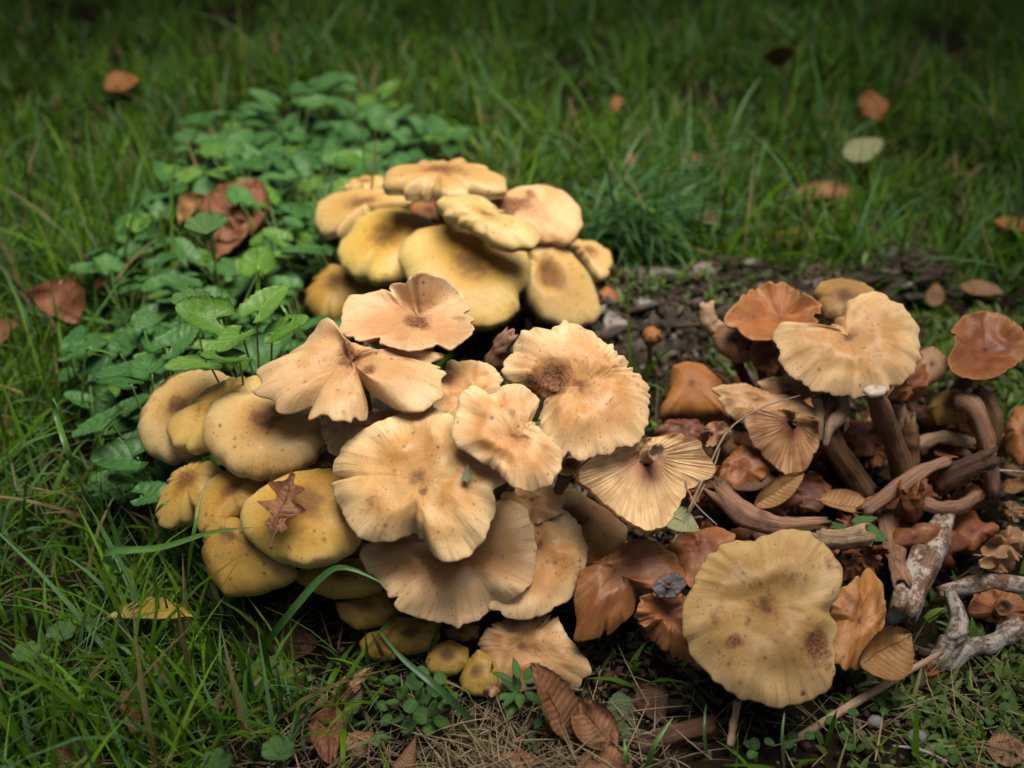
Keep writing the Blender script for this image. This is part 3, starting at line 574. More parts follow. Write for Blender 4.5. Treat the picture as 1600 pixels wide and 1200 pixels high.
M('drooping yellowish cap on a bent stem near the bowl cap', Z5, (1290, 620), [(1195,640),(1220,570),(1330,555),(1410,600),(1360,680),(1240,700)], 61, 'dome', 20, -10, 'olive', cl='right', h=.5)
M('ridged tan cap beyond the bent stem', Z5, (1600, 740), [(1525,720),(1555,640),(1620,615),(1680,700),(1660,840),(1580,875),(1535,810)], 58, 'dome', 32, 6, 'orange', cl='right', h=.4)
M('wrinkled rust cap beneath the humped amber cap', Z5, (180, 720), [(55,730),(120,680),(240,680),(300,740),(220,800),(100,790)], 60.4, 'wave', 25, 0, 'rust', cl='right', wave=.3)
M('frilled brown cap beside the fan of ribbed gills', Z5, (320, 740), [(250,740),(290,695),(350,690),(385,740),(350,790),(280,790)], 58.5, 'wave', 30, 0, 'leather', cl='right', wave=.4, crisp=3)
M('smooth red-brown cap behind the bent dry stalk', Z5, (420, 880), [(320,960),(345,860),(420,790),(520,800),(560,890),(470,960),(380,1010)], 58.5, 'wave', 34, -4, 'brown', cl='right', wave=.2)
M('sunken dark cap in the middle of the broken stems', Z5, (620, 1000), [(480,1010),(560,940),(700,930),(800,1000),(740,1070),(580,1070)], 60.0, 'wave', 24, 0, 'rust', cl='right', wave=.3)
M('dark wrinkled cap hidden beneath the cut white stem', Z5, (950, 740), [(850,760),(880,680),(980,690),(1060,740),(1020,830),(900,830)], 62.0, 'wave', 24, 0, 'rust', cl='right', wave=.3)
M('overturned fan of orange-brown gills on the grass edge', (0, 0, 1), (1560, 955), [(1510,960),(1522,930),(1552,922),(1590,930),(1615,960),(1590,975),(1545,972)], 57.0, 'under', n=(.1, .5, -.75), mat='orange', gill='brown', ridges=44, stub=True, h=.2, cl='right')
M('tiny button cap sprouting on the rotten log', (0, 0, 1), (1018, 520), [(1003,525),(1008,512),(1020,509),(1032,516),(1034,530),(1022,538),(1008,536)], 66.0, 'dome', 20, 0, 'orange', h=.7, wave=.03, cl='rear', base=(9.2, -1.5, 1.5), stemr=.18, sm='pale')
M('tiny pleated parasol cap standing before the shaded buttons', (0, 0, 1), (768, 1072), [(753,1083),(757,1074),(768,1068),(778,1073),(783,1084),(768,1090)], 52.5, 'dome', 10, 0, 'leather', h=.5, base=at_z((752, 1128), .2), stemr=.06, e=.05, sm='pale')

frag = [(1160,610),(1220,620),(1380,640),(1430,650),(1360,700),(1505,770),(1120,700),(1100,830),(1330,820),(1430,840),(1540,690),(1575,850),(1275,650),(1195,720),(1130,650),(1180,700),(1250,690),(1150,740),(1210,790),(1300,700),(1330,760),(1420,700),(1390,790),(1470,700),(1450,770),(1540,760),(1580,800),(1520,830),(1350,870),(1290,880),(1470,860),(1560,880),(1250,760),(1175,830),(1100,760),(1500,650)]
for k, (fx, fy) in enumerate(frag):
    r0 = 22 + 20 * random.random(); a0 = random.random() * 6.3; mt = ['rust', 'leather', 'brown', 'rust', 'brown'][k % 5]
    out = [(fx + r0 * (1 + .9 * nz(1.1 * math.cos(a) + a0 * 9, 1.1 * math.sin(a), k)) * math.cos(a), fy + r0 * .7 * (1 + .9 * nz(1.1 * math.cos(a) + a0 * 9, 1.1 * math.sin(a), k)) * math.sin(a)) for a in np.arange(0, 6.28, .3)]
    zt = 1.2 + 1.6 * random.random(); pz = at_z((fx, fy), zt + 1.0); rr = ray((fx, fy))
    M({'rust': 'shrivelled near-black rust cap scrap in the stem debris', 'leather': 'shrivelled leathery tan cap scrap in the stem debris', 'brown': 'shrivelled glossy brown cap scrap in the stem debris'}[mt], (0, 0, 1), (fx, fy), out, float((pz - CAMP) @ rr / (rr @ rr)), 'wave' if k % 3 else 'dome', random.uniform(0, 60), random.uniform(-40, 40), mt, h=.4, wave=.55, crisp=3, group=mt + ' cap scraps in the debris', cl='right', stub=True, stemr=.25)

# ------------------------------------------------------------------ rotten log and wood litter
WOOD = wood_mat('rotten_wood', (.014, .009, .006), (.08, .06, .043), (.15, .12, .095)); WOODL = wood_mat('weathered_splinter', (.09, .075, .06), (.26, .225, .19), (.36, .32, .28))
def log_thing():
    global LOGZ
    a, b = at_z((870, 500), 2.2), at_z((1420, 400), 1.0)
    a = np.array([a[0] - 3, a[1] - .5, 0]); b = np.array([b[0] + 2, b[1], 0]); ax = b - a; L = np.linalg.norm(ax); ax /= L; sd = np.array([-ax[1], ax[0], 0])
    nu, nv = 150, 70; V = []
    for i in range(nu):
        u = i / (nu - 1); half = 5.6 * (1 - .35 * u) * (1 if u > .03 else .7)
        for j in range(nv):
            t = math.pi * (j / (nv - 1)) * 1.1 - .05 * math.pi
            x, z = -math.cos(t) * half, math.sin(t) * (4.0 - 2.0 * u) * .95
            p = a + ax * (u * L) + sd * x
            rid = abs(nz(u * 4 + 2, j * .42, 1.7)); cr = nz(u * 22, j * .16, 5.0); big = nz(u * 6, j * .06, 9.0)
            dz = -1.5 * max(0, .32 - rid) * 2 + .6 * cr + 1.2 * big + .45 * nz(u * 60, j * .5, 2.0)
            V.append((p[0], p[1], max(-.6, z + gz(p[0], p[1]) * .6 - .3 + dz)))
    def LOGZ(x, y):
        q = np.array([x, y, 0]) - a; u = (q @ ax) / L; s_ = (q @ sd) / (5.6 * (1 - .35 * u)) if 0 <= u <= 1 else 9
        if abs(s_) > .98: return -9
        return V[int(u * (nu - 1)) * nv + min(nv - 1, max(0, int((math.acos(-s_) / math.pi + .05) / 1.1 * (nv - 1))))][2]
    root = empty('rotten_log', (a + b) / 2); o0 = np.array(root.location) * 100
    tag(root, 'crumbling grey-brown rotten log half sunk in the soil', 'log')
    obj('bark', mesh_from('bark', np.array(V) - o0, grid_faces(nu, nv), WOOD), root)
    # lifted splinters of weathered wood
    for k in range(110):
        u = random.uniform(.02, .95); x = random.uniform(-4.6, 2.5); p = a + ax * (u * L) + sd * x
        l, w = random.uniform(.8, 4.2), random.uniform(.15, .8); i = int(u * (nu - 1)); j = min(nv - 1, max(0, int((math.acos(max(-1, min(1, -x / 5.6))) / math.pi / 1.1 + .045) * (nv - 1))))
        z = V[i * nv + j][2] + .12; th = math.atan2(ax[1], ax[0]) + random.gauss(0, .16)
        d = np.array([math.cos(th), math.sin(th), random.gauss(0, .1)]); s_ = np.array([-d[1], d[0], random.gauss(0, .4)])
        vs = []
        for q in range(7):
            f = q / 6; ww = w * (.25 + math.sin(math.pi * min(1, f * 1.05 + .05)) * .8) * (1 + .3 * nz(k, q * .8))
            c = np.array([p[0], p[1], z]) + d * (f - .5) * l + np.array([0, 0, .18 * math.sin(f * 3 + k) + .1 * nz(q, k)])
            vs += [c - s_ * ww, c + np.array([0, 0, .16]), c + s_ * ww, c - np.array([0, 0, .22])]
        obj('splinter', mesh_from('splinter', np.array(vs) - o0, grid_faces(7, 4, True), WOODL if k % 4 == 0 else WOOD, smooth=False), root)
log_thing()

# ------------------------------------------------------------------ broken stems of the right heap
def broken(label, pts, radii, mat, Z=Z5, jag=.5, jag0=.3, flat=1.0, group=None, name='broken_stem', hollow=True):
    P = np.array([at_d(unz(Z, p[:2]), p[2]) for p in pts]); rs = np.random.default_rng(int(abs(P[0][0]) * 991 + len(label)))
    lo = P[np.argmin(P[:, 2])]; root = empty(name, lo)
    tag(root, label, 'mushroom stem', group)
    rad = [r * Z[2] * p[2] / FPX for r, p in zip(radii, pts)]
    obj('stalk', tube_mesh(P - np.array(root.location) * 100, rad, stem_mat(mat, *STEMS[mat]), rs, jag=jag, jag0=jag0, wob=.2, flat=flat, hollow=hollow), root)
    return root
s1 = broken('upright cut stem ending in a smooth white disc', [(1105, 930, 60.5), (1060, 780, 59.0), (1010, 660, 57.4), (978, 572, 55.6)], [46, 48, 44, 32], 'brown', jag=0, hollow=False)
def disc(root, Z, c, d, rx, ry, thick):
    P = at_d(unz(Z, c), d); o0 = np.array(root.location) * 100; k = Z[2] * d / FPX; V = []
    for s_, z in ((.05, .5), (.5, .5), (.85, .4), (1, .1), (1.0, -.25), (.7, -.6), (.1, -.7)):
        for t in np.arange(28) * 2 * math.pi / 28:
            w = 1 + .06 * math.sin(3 * t + 1) + .04 * math.sin(5 * t)
            V.append(P + np.array([rx * k * s_ * w * math.cos(t), ry * k * s_ * w * math.sin(t) * 1.3, thick * k * z + .05 * math.cos(t)]))
    m = stem_mat('cut', (.42, .34, .26), (.52, .45, .38))
    V = np.array(V); pol = np.zeros_like(V); pol[:, 0] = V[:, 0] - P[0]; pol[:, 1] = V[:, 1] - P[1]
    obj('cut_end', mesh_from('cut_end', V - o0, grid_faces(7, 28, True), m, {'polar': ('FLOAT_VECTOR', pol)}), root)
disc(s1, Z5, (980, 562), 55.3, 48, 26, 30)
broken('pale stem end with a white knob beside the cut disc', [(1090, 760, 60.6), (1090, 690, 60.2), (1084, 620, 59.8)], [22, 20, 18], 'pale', jag=.2)
broken('torn stem stump with ragged brown tip below the cut disc', [(1130, 870, 61), (1130, 780, 60.5), (1125, 690, 60)], [34, 36, 26], 'brown', jag=1.0)
broken('thick olive-brown stem leaning under the pale wavy cap', [(935, 990, 60.6), (860, 870, 59.6), (795, 770, 59), (770, 600, 58.5)], [52, 50, 42, 40], 'brown')
broken('twisted pale stem strip hanging under the pale wavy cap', [(770, 790, 58.4), (800, 700, 58), (850, 630, 58.2), (830, 570, 58.6)], [26, 34, 30, 30], 'pale', flat=.5, jag=.4)
broken('second twisted stem strip beside the leaning olive stem', [(745, 760, 58.6), (750, 680, 58.2), (745, 600, 58.4)], [26, 24, 28], 'pale', flat=.6)
broken('smooth pinkish stem lying diagonally across the debris', [(935, 1065, 57.6), (1060, 980, 57.4), (1180, 895, 57.6), (1285, 855, 58)], [30, 32, 30, 20], 'pink', jag=.25, jag0=.4)
broken('short dark broken stem with splintered white end', [(1250, 960, 58.8), (1320, 905, 58.2), (1400, 865, 57.8), (1440, 850, 57.7)], [42, 48, 44, 40], 'dark', jag=.9)
broken('tall bent stem arching from the drooping yellow cap', [(1330, 600, 60.0), (1390, 620, 59.4), (1440, 730, 59.2), (1462, 860, 59.4), (1475, 990, 59.8)], [40, 42, 36, 32, 30], 'pink', jag=.5)
broken('split pale stem behind the tall bent stem', [(1400, 570, 61), (1450, 620, 60.8), (1480, 700, 60.8), (1470, 780, 61)], [30, 34, 28, 22], 'brown', jag=.5)
broken('dry stem lying crosswise behind the splintered stem', [(1150, 790, 61.5), (1250, 755, 61.5), (1380, 780, 61.5)], [24, 26, 22], 'pale', jag=.6)
broken('curved brown stem with orange broken tip', [(1180, 1030, 58.6), (1260, 1050, 58.4), (1340, 1040, 58.2), (1400, 1000, 58.2)], [26, 28, 28, 24], 'pink', jag=.8)
broken('large bent stalk with split crown lying before the red-brown cap', [(345, 1000, 56.4), (440, 1080, 55.8), (540, 1115, 55.4), (640, 1122, 55.4), (760, 1112, 55.6)], [38, 44, 36, 30, 20], 'pink', jag=.9, jag0=1.5)
broken('small hollow stub pointing up above the leaning half cap', [(745, 1185, 55), (830, 1180, 54.4), (940, 1160, 54.0)], [42, 40, 44], 'pale', jag=.5)
broken('thick stem furred with white mould beside the leaning half cap', [(1475, 815, 58.5), (1455, 855, 57.2), (1432, 905, 56.2), (1412, 955, 55.6)], [16, 24, 24, 24], 'ash', Z=(0, 0, 1), jag=.4)
broken('gnarled white-mottled stem curving up from the grass', [(1452, 1052, 56.4), (1478, 1015, 55.8), (1498, 975, 55.2), (1484, 925, 55.2)], [12, 17, 15, 9], 'mould', Z=(0, 0, 1), jag=.4)
broken('pale twisted stem below the overturned orange gills', [(1480, 1050, 56.5), (1515, 1012, 56), (1550, 1005, 56), (1580, 985, 56.3)], [11, 14, 13, 17], 'mould', Z=(0, 0, 1), jag=.6)
broken('amber stem with white frosted side at the grass edge', [(1465, 925, 57.8), (1510, 915, 57.4), (1555, 908, 57.3), (1625, 918, 57.6)], [8, 13, 14, 13], 'ash', Z=(0, 0, 1), jag=.3)
broken('twisted flat stem with frayed end above the mouldy stem', [(1385, 805, 58.6), (1395, 850, 57.4), (1402, 880, 56.6), (1412, 908, 56)], [15, 17, 15, 18], 'pink', Z=(0, 0, 1), jag=.8, flat=.7)
broken('thin stem parallel to the frayed flat stem', [(1445, 830, 59.4), (1425, 850, 58.8), (1410, 875, 58.2)], [10, 11, 10], 'brown', Z=(0, 0, 1))
broken('pair-side stem rising behind the leaning half cap', [(1352, 905, 56), (1357, 880, 56.4), (1352, 850, 57)], [9, 10, 10], 'brown', Z=(0, 0, 1))
broken('stout stem crossing behind the hollow stub', [(1370, 850, 58.6), (1400, 820, 58.6), (1420, 795, 59)], [15, 16, 14], 'pink', Z=(0, 0, 1))
broken('squat rust-orange stem chunk resting in the grass', [(1446, 1074, 56.6), (1448, 1060, 56.0), (1450, 1046, 55.6)], [13, 14, 13], 'rust', Z=(0, 0, 1), jag=.1, jag0=.1, hollow=False)
broken('bare pale stalk standing under the big dull yellow cap', [(1140, 1165, 51.5), (1146, 1130, 51.4), (1152, 1095, 51.4)], [5.5, 6, 6.5], 'pale', Z=(0, 0, 1), jag=.1)
broken('pale peg-like stump left of the bowl-shaped cap', [(1128, 520, 63.8), (1108, 505, 63.6), (1104, 478, 63.4)], [14, 14, 11], 'pale', Z=(0, 0, 1), jag=.4)
broken('withered stem knot between the funnel cap and the frilled cap', [(770, 575, 57), (780, 545, 56), (795, 525, 55.6)], [16, 14, 10], 'pink', Z=(0, 0, 1), jag=.6)
broken('reddish cone-shaped stem end standing among debris', [(1128, 1090, 58.0), (1130, 1040, 57.0), (1130, 970, 56.6)], [30, 44, 66], 'rust', jag=.2)
broken('rotting dark stem lying along the bottom of the hollow', [(1000, 1170, 52.8), (1050, 1150, 52.4), (1110, 1135, 52.2)], [14, 16, 14], 'dark', Z=(0, 0, 1))
for (q, r_) in ((((1215, 800), (1260, 770)), 9), (((1290, 770), (1330, 800)), 10), (((1180, 760), (1225, 750)), 8), (((1500, 790), (1560, 760)), 8), (((1540, 720), (1600, 745)), 9), (((1560, 860), (1605, 840)), 10), (((1395, 720), (1440, 735)), 8), (((1345, 745), (1385, 725)), 9), (((1500, 700), (1530, 740)), 9), (((1250, 700), (1290, 735)), 8), (((1480, 760), (1500, 800)), 7)):
    zz = random.uniform(1.2, 2.6); A, B = at_z(q[0], zz), at_z(q[1], zz + random.uniform(-.6, .8))
    dA, dB = np.linalg.norm(A - CAMP), np.linalg.norm(B - CAMP)
    mk_ = random.choice(['brown', 'pink', 'ash', 'pale'])
    broken({'brown': 'short dull brown', 'pink': 'short pinkish', 'ash': 'short white-flecked', 'pale': 'short pale tan'}[mk_] + ' stem scrap lying in the dark debris', [(*q[0], (A - CAMP) @ ray(q[0]) / (ray(q[0]) @ ray(q[0]))), (*q[1], (B - CAMP) @ ray(q[1]) / (ray(q[1]) @ ray(q[1])))], [r_, r_ * .9], mk_, Z=(0, 0, 1), group=mk_ + ' stem scraps in the debris', jag=.6)

# ------------------------------------------------------------------ leaves
def leaf_grid(L, W, kind, nu=17, nw=9, curl=0.0, bend=0.0, serr=.0, fold=.0, crump=0.0, seed=0):
    """leaf blade in its own frame: base at origin, tip along +Y, face up +Z; doubled into a thin shell"""
    us = np.linspace(0, 1, nu); ws = np.linspace(-1, 1, nw); V = []; A = []
    for i, u in enumerate(us):
        if kind == 'heart': wid = (1 - u) ** .5 * (.85 + .15 * u) * min(1, .4 + u * 7) * 1.16
        elif kind == 'round': wid = math.sqrt(max(0, 1 - (2 * u - 1) ** 2)) ** .8
        elif kind == 'lance': wid = math.sin(math.pi * u ** .8) ** .9
        elif kind == 'oak': wid = math.sin(math.pi * (.06 + .92 * u) ** .85) * (.72 + .38 * math.sin(u * 19 + 1))
        elif kind == 'wedge': wid = (1 - u) ** .9 * min(1, u * 8)
        else: wid = math.sin(math.pi * min(1, .03 + .97 * u ** .82)) ** .75
        if serr: wid *= 1 + serr * (((u * (nu - 1) / 2) % 1) - .5) * 2
        wid = max(wid, .02 if 0 < i < nu - 1 else .015)
        for w in ws:
            x = w * wid * W / 2; y = u * L
            if kind == 'heart': y -= L * .42 * (abs(w) ** 1.6) * max(0, 1 - u * 2.2) ** 1.3
            else: y -= L * .06 * abs(w) * (1 - u) * 0
            z = fold * abs(x) + curl * (w * w) * wid * W / 2 + bend * L * (u * u - .3 * u) + crump * nz(u * 3 + seed, w * 1.7, seed * .37) + crump * .5 * nz(u * 8, w * 4, seed)
            V.append((x, y, z)); A.append((u, w, 0))
    V = np.array(V); A = np.array(A)
    F = grid_faces(nu, nw); n = len(V)
    V2 = V.copy(); V2[:, 2] -= .018 + .012 * L / 4
    b = [i * nw for i in range(nu)] + [(nu - 1) * nw + j for j in range(1, nw)] + [i * nw + nw - 1 for i in range(nu - 2, -1, -1)] + [j for j in range(nw - 2, 0, -1)]
    b = np.array(b); b2 = np.roll(b, -1)
    F = np.vstack([F, F[:, ::-1] + n, np.stack([b2, b, b + n, b2 + n], -1)])
    return np.vstack([V, V2]), F, np.vstack([A, A])
def frame(base, tip, roll):
    y = np.array(tip) - np.array(base); L = np.linalg.norm(y); y = y / L
    up = np.array([0, -.35, .94]); x = np.cross(y, up); x /= np.linalg.norm(x); z = np.cross(x, y)
    c, s = math.cos(roll), math.sin(roll); x, z = c * x + s * z, c * z - s * x
    return np.stack([x, y, z], 1), L
LEAFC = {'yellow': ((.36, .25, .03), (.27, .19, .03), (.42, .31, .07), .2), 'brown': ((.14, .055, .025), (.22, .10, .045), (.10, .045, .025), .1), 'red': ((.14, .052, .022), (.21, .092, .042), (.085, .035, .018), .1),
         'olive': ((.11, .12, .05), (.15, .15, .07), (.25, .24, .13), .15), 'tan': ((.27, .15, .075), (.2, .105, .05), (.16, .085, .04), .15), 'dark': ((.05, .024, .014), (.085, .04, .022), (.04, .02, .012), .05),
         'gold': ((.34, .19, .07), (.26, .13, .045), (.2, .09, .03), .2), 'orange': ((.30, .12, .035), (.22, .085, .028), (.18, .065, .02), .2), 'pale': ((.25, .26, .13), (.2, .21, .1), (.32, .33, .2), .25), 'green': ((.05, .12, .03), (.08, .17, .04), (.16, .26, .09), .3),
         'darkgreen': ((.03, .06, .02), (.045, .08, .028), (.08, .11, .05), .15)}
def fallen(label, a, b, W, kind, colour, roll=0.0, stalk=.22, name='fallen_leaf', group=None, **kw):
    """a, b: measured base and tip places (cm)"""
    a, b = np.array(a), np.array(b); Rm, L = frame(a, b, R(roll))
    kw['crump'] = kw.get('crump', 0) + .045 * L
    V, F, A = leaf_grid(L, W, kind, seed=a[0], **kw); V = V @ Rm.T
    root = empty(name, a); tag(root, label, 'leaf', group)
    ca = LEAFC[colour]
    obj('blade', mesh_from('blade', V, F, leaf_mat(colour, ca[0], ca[1], ca[2], ca[3], veins=24, rough=.6), {'luv': ('FLOAT_VECTOR', A)}), root)
    if stalk:
        rs = np.random.default_rng(3); d = Rm[:, 1]
        mid = V[:17 * 9].reshape(17, 9, 3)[:, 4]
        path = [-d * stalk * L + np.array([.1 * L * .3, 0, .0]), -d * stalk * L * .5, mid[0] + Rm[:, 2] * .0, mid[5], mid[10], mid[15]]
        obj('stalk', tube_mesh(np.array(path), [.05, .045, .045, .035, .025, .012], leaf_mat(colour, ca[0], ca[1], ca[2], ca[3], veins=24, rough=.6), rs, nv=6, wob=.02), root)
    return root
def g(p, up=0.0):
    if up > 2.5 and p[1] < 300: up *= .75
    q = at_z(p, .3)
    for _ in range(3): q = at_z(p, gz(q[0], q[1]) + up)
    return q
def D(p, d): return at_d(p, d)
# specific leaves
fallen('yellow serrated leaf resting edge-up in the long grass', D((164, 968), 54.5), D((302, 966), 53.5), 2.6, 'lance', 'yellow', roll=42, serr=.09, nu=33, curl=.25, fold=.25, stalk=.05)
fallen('dead lobed brown leaf lying on the bright yellow cap', D((430, 828), 49.4), D((458, 738), 50.7), 2.0, 'oak', 'red', roll=-5, nu=25, curl=.2, fold=.15, crump=.25, stalk=.32)
fallen('long grey-green fallen leaf on the soil below the olive buttons', g((376, 1046), .8), g((496, 1066), 1.0), 1.7, 'lance', 'olive', roll=10, curl=.15, bend=.1)
fallen('reddish crumpled leaf with ribbed veins lying on bare soil', g((506, 1092), .9), g((516, 1196), .8), 1.6, 'oval', 'red', crump=.25, serr=.08, nu=25, fold=.15, stalk=.05)
fallen('rusty leaf curled among the grass blades', g((196, 1080), 1.6), g((212, 1150), 1.2), 1.0, 'oval', 'red', roll=25, curl=.5, crump=.3, stalk=0)
fallen('small pinkish leaf scrap standing in the grass', g((340, 1122), .6), g((344, 1080), 1.4), .7, 'lance', 'tan', roll=30, curl=.4, stalk=0)
fallen('orange-brown leaf tip poking from the front grass', g((118, 1215), .6), g((94, 1165), 2.4), 1.2, 'lance', 'tan', roll=-20, curl=.5, stalk=0)
fallen('large dark brown leaf on the shaded soil by the olive buttons', g((372, 1000), .7), g((500, 1008), .9), 2.4, 'oval', 'dark', crump=.3)
fallen('ribbed brown leaf hanging beneath the drooping tan cap', D((890, 1150), 52.4), D((832, 1036), 50.6), 1.9, 'oval', 'brown', roll=-18, serr=.06, nu=25, curl=.3, fold=.2, stalk=.18)
fallen('curled orange-brown leaf beside the hanging ribbed leaf', g((962, 1172), .6), D((892, 1088), 52.4), 1.8, 'lance', 'brown', roll=15, curl=.7, crump=.3, stalk=0)
fallen('dark green leaf drooping in the hollow', D((966, 1080), 54), D((980, 1160), 52.6), 1.4, 'lance', 'darkgreen', roll=5, curl=.2, stalk=0)
fallen('dull brown leaf in the hollow beside the dark green one', D((1005, 1075), 54), D((1035, 1130), 53), 1.5, 'oval', 'dark', roll=0, curl=.3, stalk=0)
fallen('pale olive leaf blade caught on the brown heap', D((1032, 796), 51.6), D((1094, 830), 51.0), 1.25, 'lance', 'pale', roll=0, curl=.1, stalk=.25)
fallen('pale green leaf chip stuck on the largest wavy cap', D((730, 754), 48.7), D((731, 722), 48.9), .6, 'wedge', 'pale', roll=10, stalk=0, fold=.4)
fallen('curled tan dead leaf propped against the leaning half cap', D((1345, 1040), 52.0), D((1425, 990), 52.6), 2.3, 'oval', 'gold', roll=-30, curl=.7, crump=.2, serr=.05, nu=25, stalk=0)
fallen('rolled brown leaf lying under the diagonal pinkish stem', D((1280, 782), 58.4), D((1372, 800), 57.8), 1.6, 'oval', 'gold', roll=15, curl=.5, stalk=.1)
fallen('curled striped leaf beneath the hanging gill fan', D((1180, 790), 57.4), D((1256, 738), 57.6), 1.2, 'oval', 'gold', roll=-25, curl=.7, stalk=0)
fallen('charcoal grey leaf under the hanging gill fan', D((1140, 762), 58.2), D((1225, 735), 58.6), 1.3, 'lance', 'dark', curl=.3, stalk=0)
fallen('fresh green leaf fragment behind the hollow stub', D((1335, 818), 55.8), D((1388, 845), 55.4), .9, 'lance', 'green', stalk=0)
fallen('narrow green leaf sliver above the hollow stub', D((1322, 832), 56), D((1300, 815), 56.4), .5, 'lance', 'green', stalk=0)
fallen('thin green leaf blade pointing right above the hollow stub', D((1330, 815), 56.2), D((1372, 808), 56.6), .45, 'lance', 'green', stalk=0)
fallen('big rusty leaf folded in the leafy weeds behind the clump', g((345, 380), 3.2), g((402, 282), 7.0), 4.8, 'oval', 'red', curl=.35, crump=.6, stalk=0)
fallen('second rusty leaf low in the leafy weeds', g((330, 395), 2.5), g((390, 350), 4.5), 3.2, 'oval', 'red', curl=.3, crump=.4, stalk=0)
fallen('light tan leaf beside the big rusty leaf in the weeds', g((280, 345), 4.5), g((318, 305), 6.4), 2.4, 'oval', 'gold', curl=.4, crump=.2, stalk=0)
fallen('curled brown leaf at the left edge of the leafy weeds', g((125, 500), 3.2), g((40, 458), 5.5), 3.2, 'oval', 'red', curl=.9, crump=.5, stalk=0)
fallen('dark brown leaf near the curled one by the grass', g((-15, 540), 1.5), g((30, 505), 2.8), 2.6, 'oval', 'brown', curl=.6, stalk=0)
fallen('pale tan leaf crumbs under the curled brown leaf', g((60, 548), .8), g((120, 556), 1.6), 1.2, 'oval', 'tan', crump=.4, stalk=0)
fallen('orange leaf scrap among weeds at the dark twig', g((146, 452), 1.8), g((180, 440), 2.4), 1.3, 'oval', 'orange', curl=.5, stalk=0)
fallen('blurred orange-brown leaf far out in the lawn', g((165, 138), 3.8), g((218, 124), 4.6), 3.0, 'oval', 'orange', curl=.3, stalk=0)
fallen('pale green leaf lying on tall grass behind the log', g((1320, 246), 4.2), g((1380, 218), 5.4), 2.4, 'oval', 'pale', roll=-10, stalk=0)
fallen('bright orange-tan curled leaf on the soil behind the log', g((1190, 384), .9), g((1285, 368), 1.3), 2.0, 'oval', 'orange', roll=15, curl=.5, crump=.3)
fallen('long brown leaf lying in the grass behind the log', g((1242, 308), 2.0), g((1335, 300), 2.4), 2.4, 'oval', 'brown', roll=10, curl=.4)
fallen('pinkish tan leaf at the edge of the grass tuft', g((1085, 342), 2.0), g((1132, 352), 2.4), 2.0, 'oval', 'tan', roll=10, curl=.4, stalk=0)
fallen('rusty leaf above the pinkish tan leaf in the lawn', g((1050, 258), 3.4), g((1112, 254), 4.0), 2.4, 'oval', 'brown', roll=10, curl=.4, stalk=0)
fallen('upright dull brown leaf far back in the dark lawn', g((1212, 105), 4.5), g((1228, 72), 9.0), 3.0, 'oval', 'brown', curl=.3, stalk=0)
fallen('orange-tan leaf far back to the right in the lawn', g((1348, 175), 4.0), g((1386, 155), 5.5), 3.6, 'oval', 'orange', curl=.3, crump=.4, stalk=0)
fallen('peach leaf at the right edge behind the heap', g((1555, 345), 2.4), g((1625, 368), 2.6), 2.0, 'oval', 'orange', roll=15, curl=.3, stalk=0)
fallen('dull pink leaf lying on the mossy soil at right', g((1500, 446), 1.2), g((1570, 458), 1.4), 1.6, 'lance', 'tan', curl=.3, stalk=0)
fallen('thin dry curved leaf on the soil strip', g((1315, 335), 1.4), g((1372, 366), 1.0), 1.1, 'lance', 'tan', curl=.6, stalk=.3)
fallen('tan upright leaf scrap among the seedlings', g((1458, 478), .8), g((1464, 440), 2.2), 1.3, 'oval', 'tan', curl=.3, stalk=0)
fallen('small orange leaf fleck in the lawn above the tuft', g((976, 250), 4.2), g((998, 243), 5), 1.5, 'oval', 'orange', stalk=0)
fallen('tiny orange leaf fleck in the middle of the lawn', g((955, 165), 4.4), g((975, 158), 5), 2.0, 'oval', 'orange', stalk=0)
fallen('brown leaf bit beside the dead ribbed leaf on soil', g((536, 1168), .5), g((590, 1150), .6), 1.1, 'oval', 'tan', crump=.3, stalk=0)
fallen('pinkish brown folded leaf near the round-leaved weed', g((630, 1210), .5), g((650, 1150), 1.4), 1.2, 'wedge', 'tan', curl=.5, stalk=0)
fallen('curled pale brown leaf lifted above the bare soil', g((520, 1100), .8), g((585, 1040), 2.0), 1.0, 'lance', 'tan', curl=.9, crump=.3, stalk=0)
fallen('dry sliver of leaf next to the curled pale leaf', g((545, 1120), .6), g((566, 1070), 1.6), .8, 'lance', 'olive', curl=.5, stalk=0)
fallen('small lilac-grey leaf on the soil near the round-leaved weed', g((583, 1160), .5), g((604, 1148), .7), .7, 'round', 'pale', stalk=0)
fallen('dark red leaf lying low in the front of the hollow', g((905, 1190), .5), g((990, 1200), .7), 1.8, 'oval', 'brown', crump=.4, stalk=0)
fallen('rusty leaf fragment at the bottom of the thatch', g((770, 1200), .4), g((850, 1196), .6), 1.4, 'oval', 'red', crump=.3, stalk=0)
fallen('brown leaf showing through grass under the left caps', g((100, 820), 1.2), g((128, 800), 1.8), .9, 'oval', 'red', curl=.4, stalk=0)
fallen('pink-brown leaf piece on the soil at the lower right', g((1540, 1168), .6), g((1612, 1176), .8), 1.5, 'lance', 'tan', crump=.2, stalk=0)
fallen('purple-grey leaf below the log end', g((1258, 428), 1.8), g((1320, 418), 2.4), 2.0, 'oval', 'dark', crump=.4, stalk=0)
spots = [(rng.uniform(1080, 1590), rng.uniform(610, 860)) for _ in range(26)]
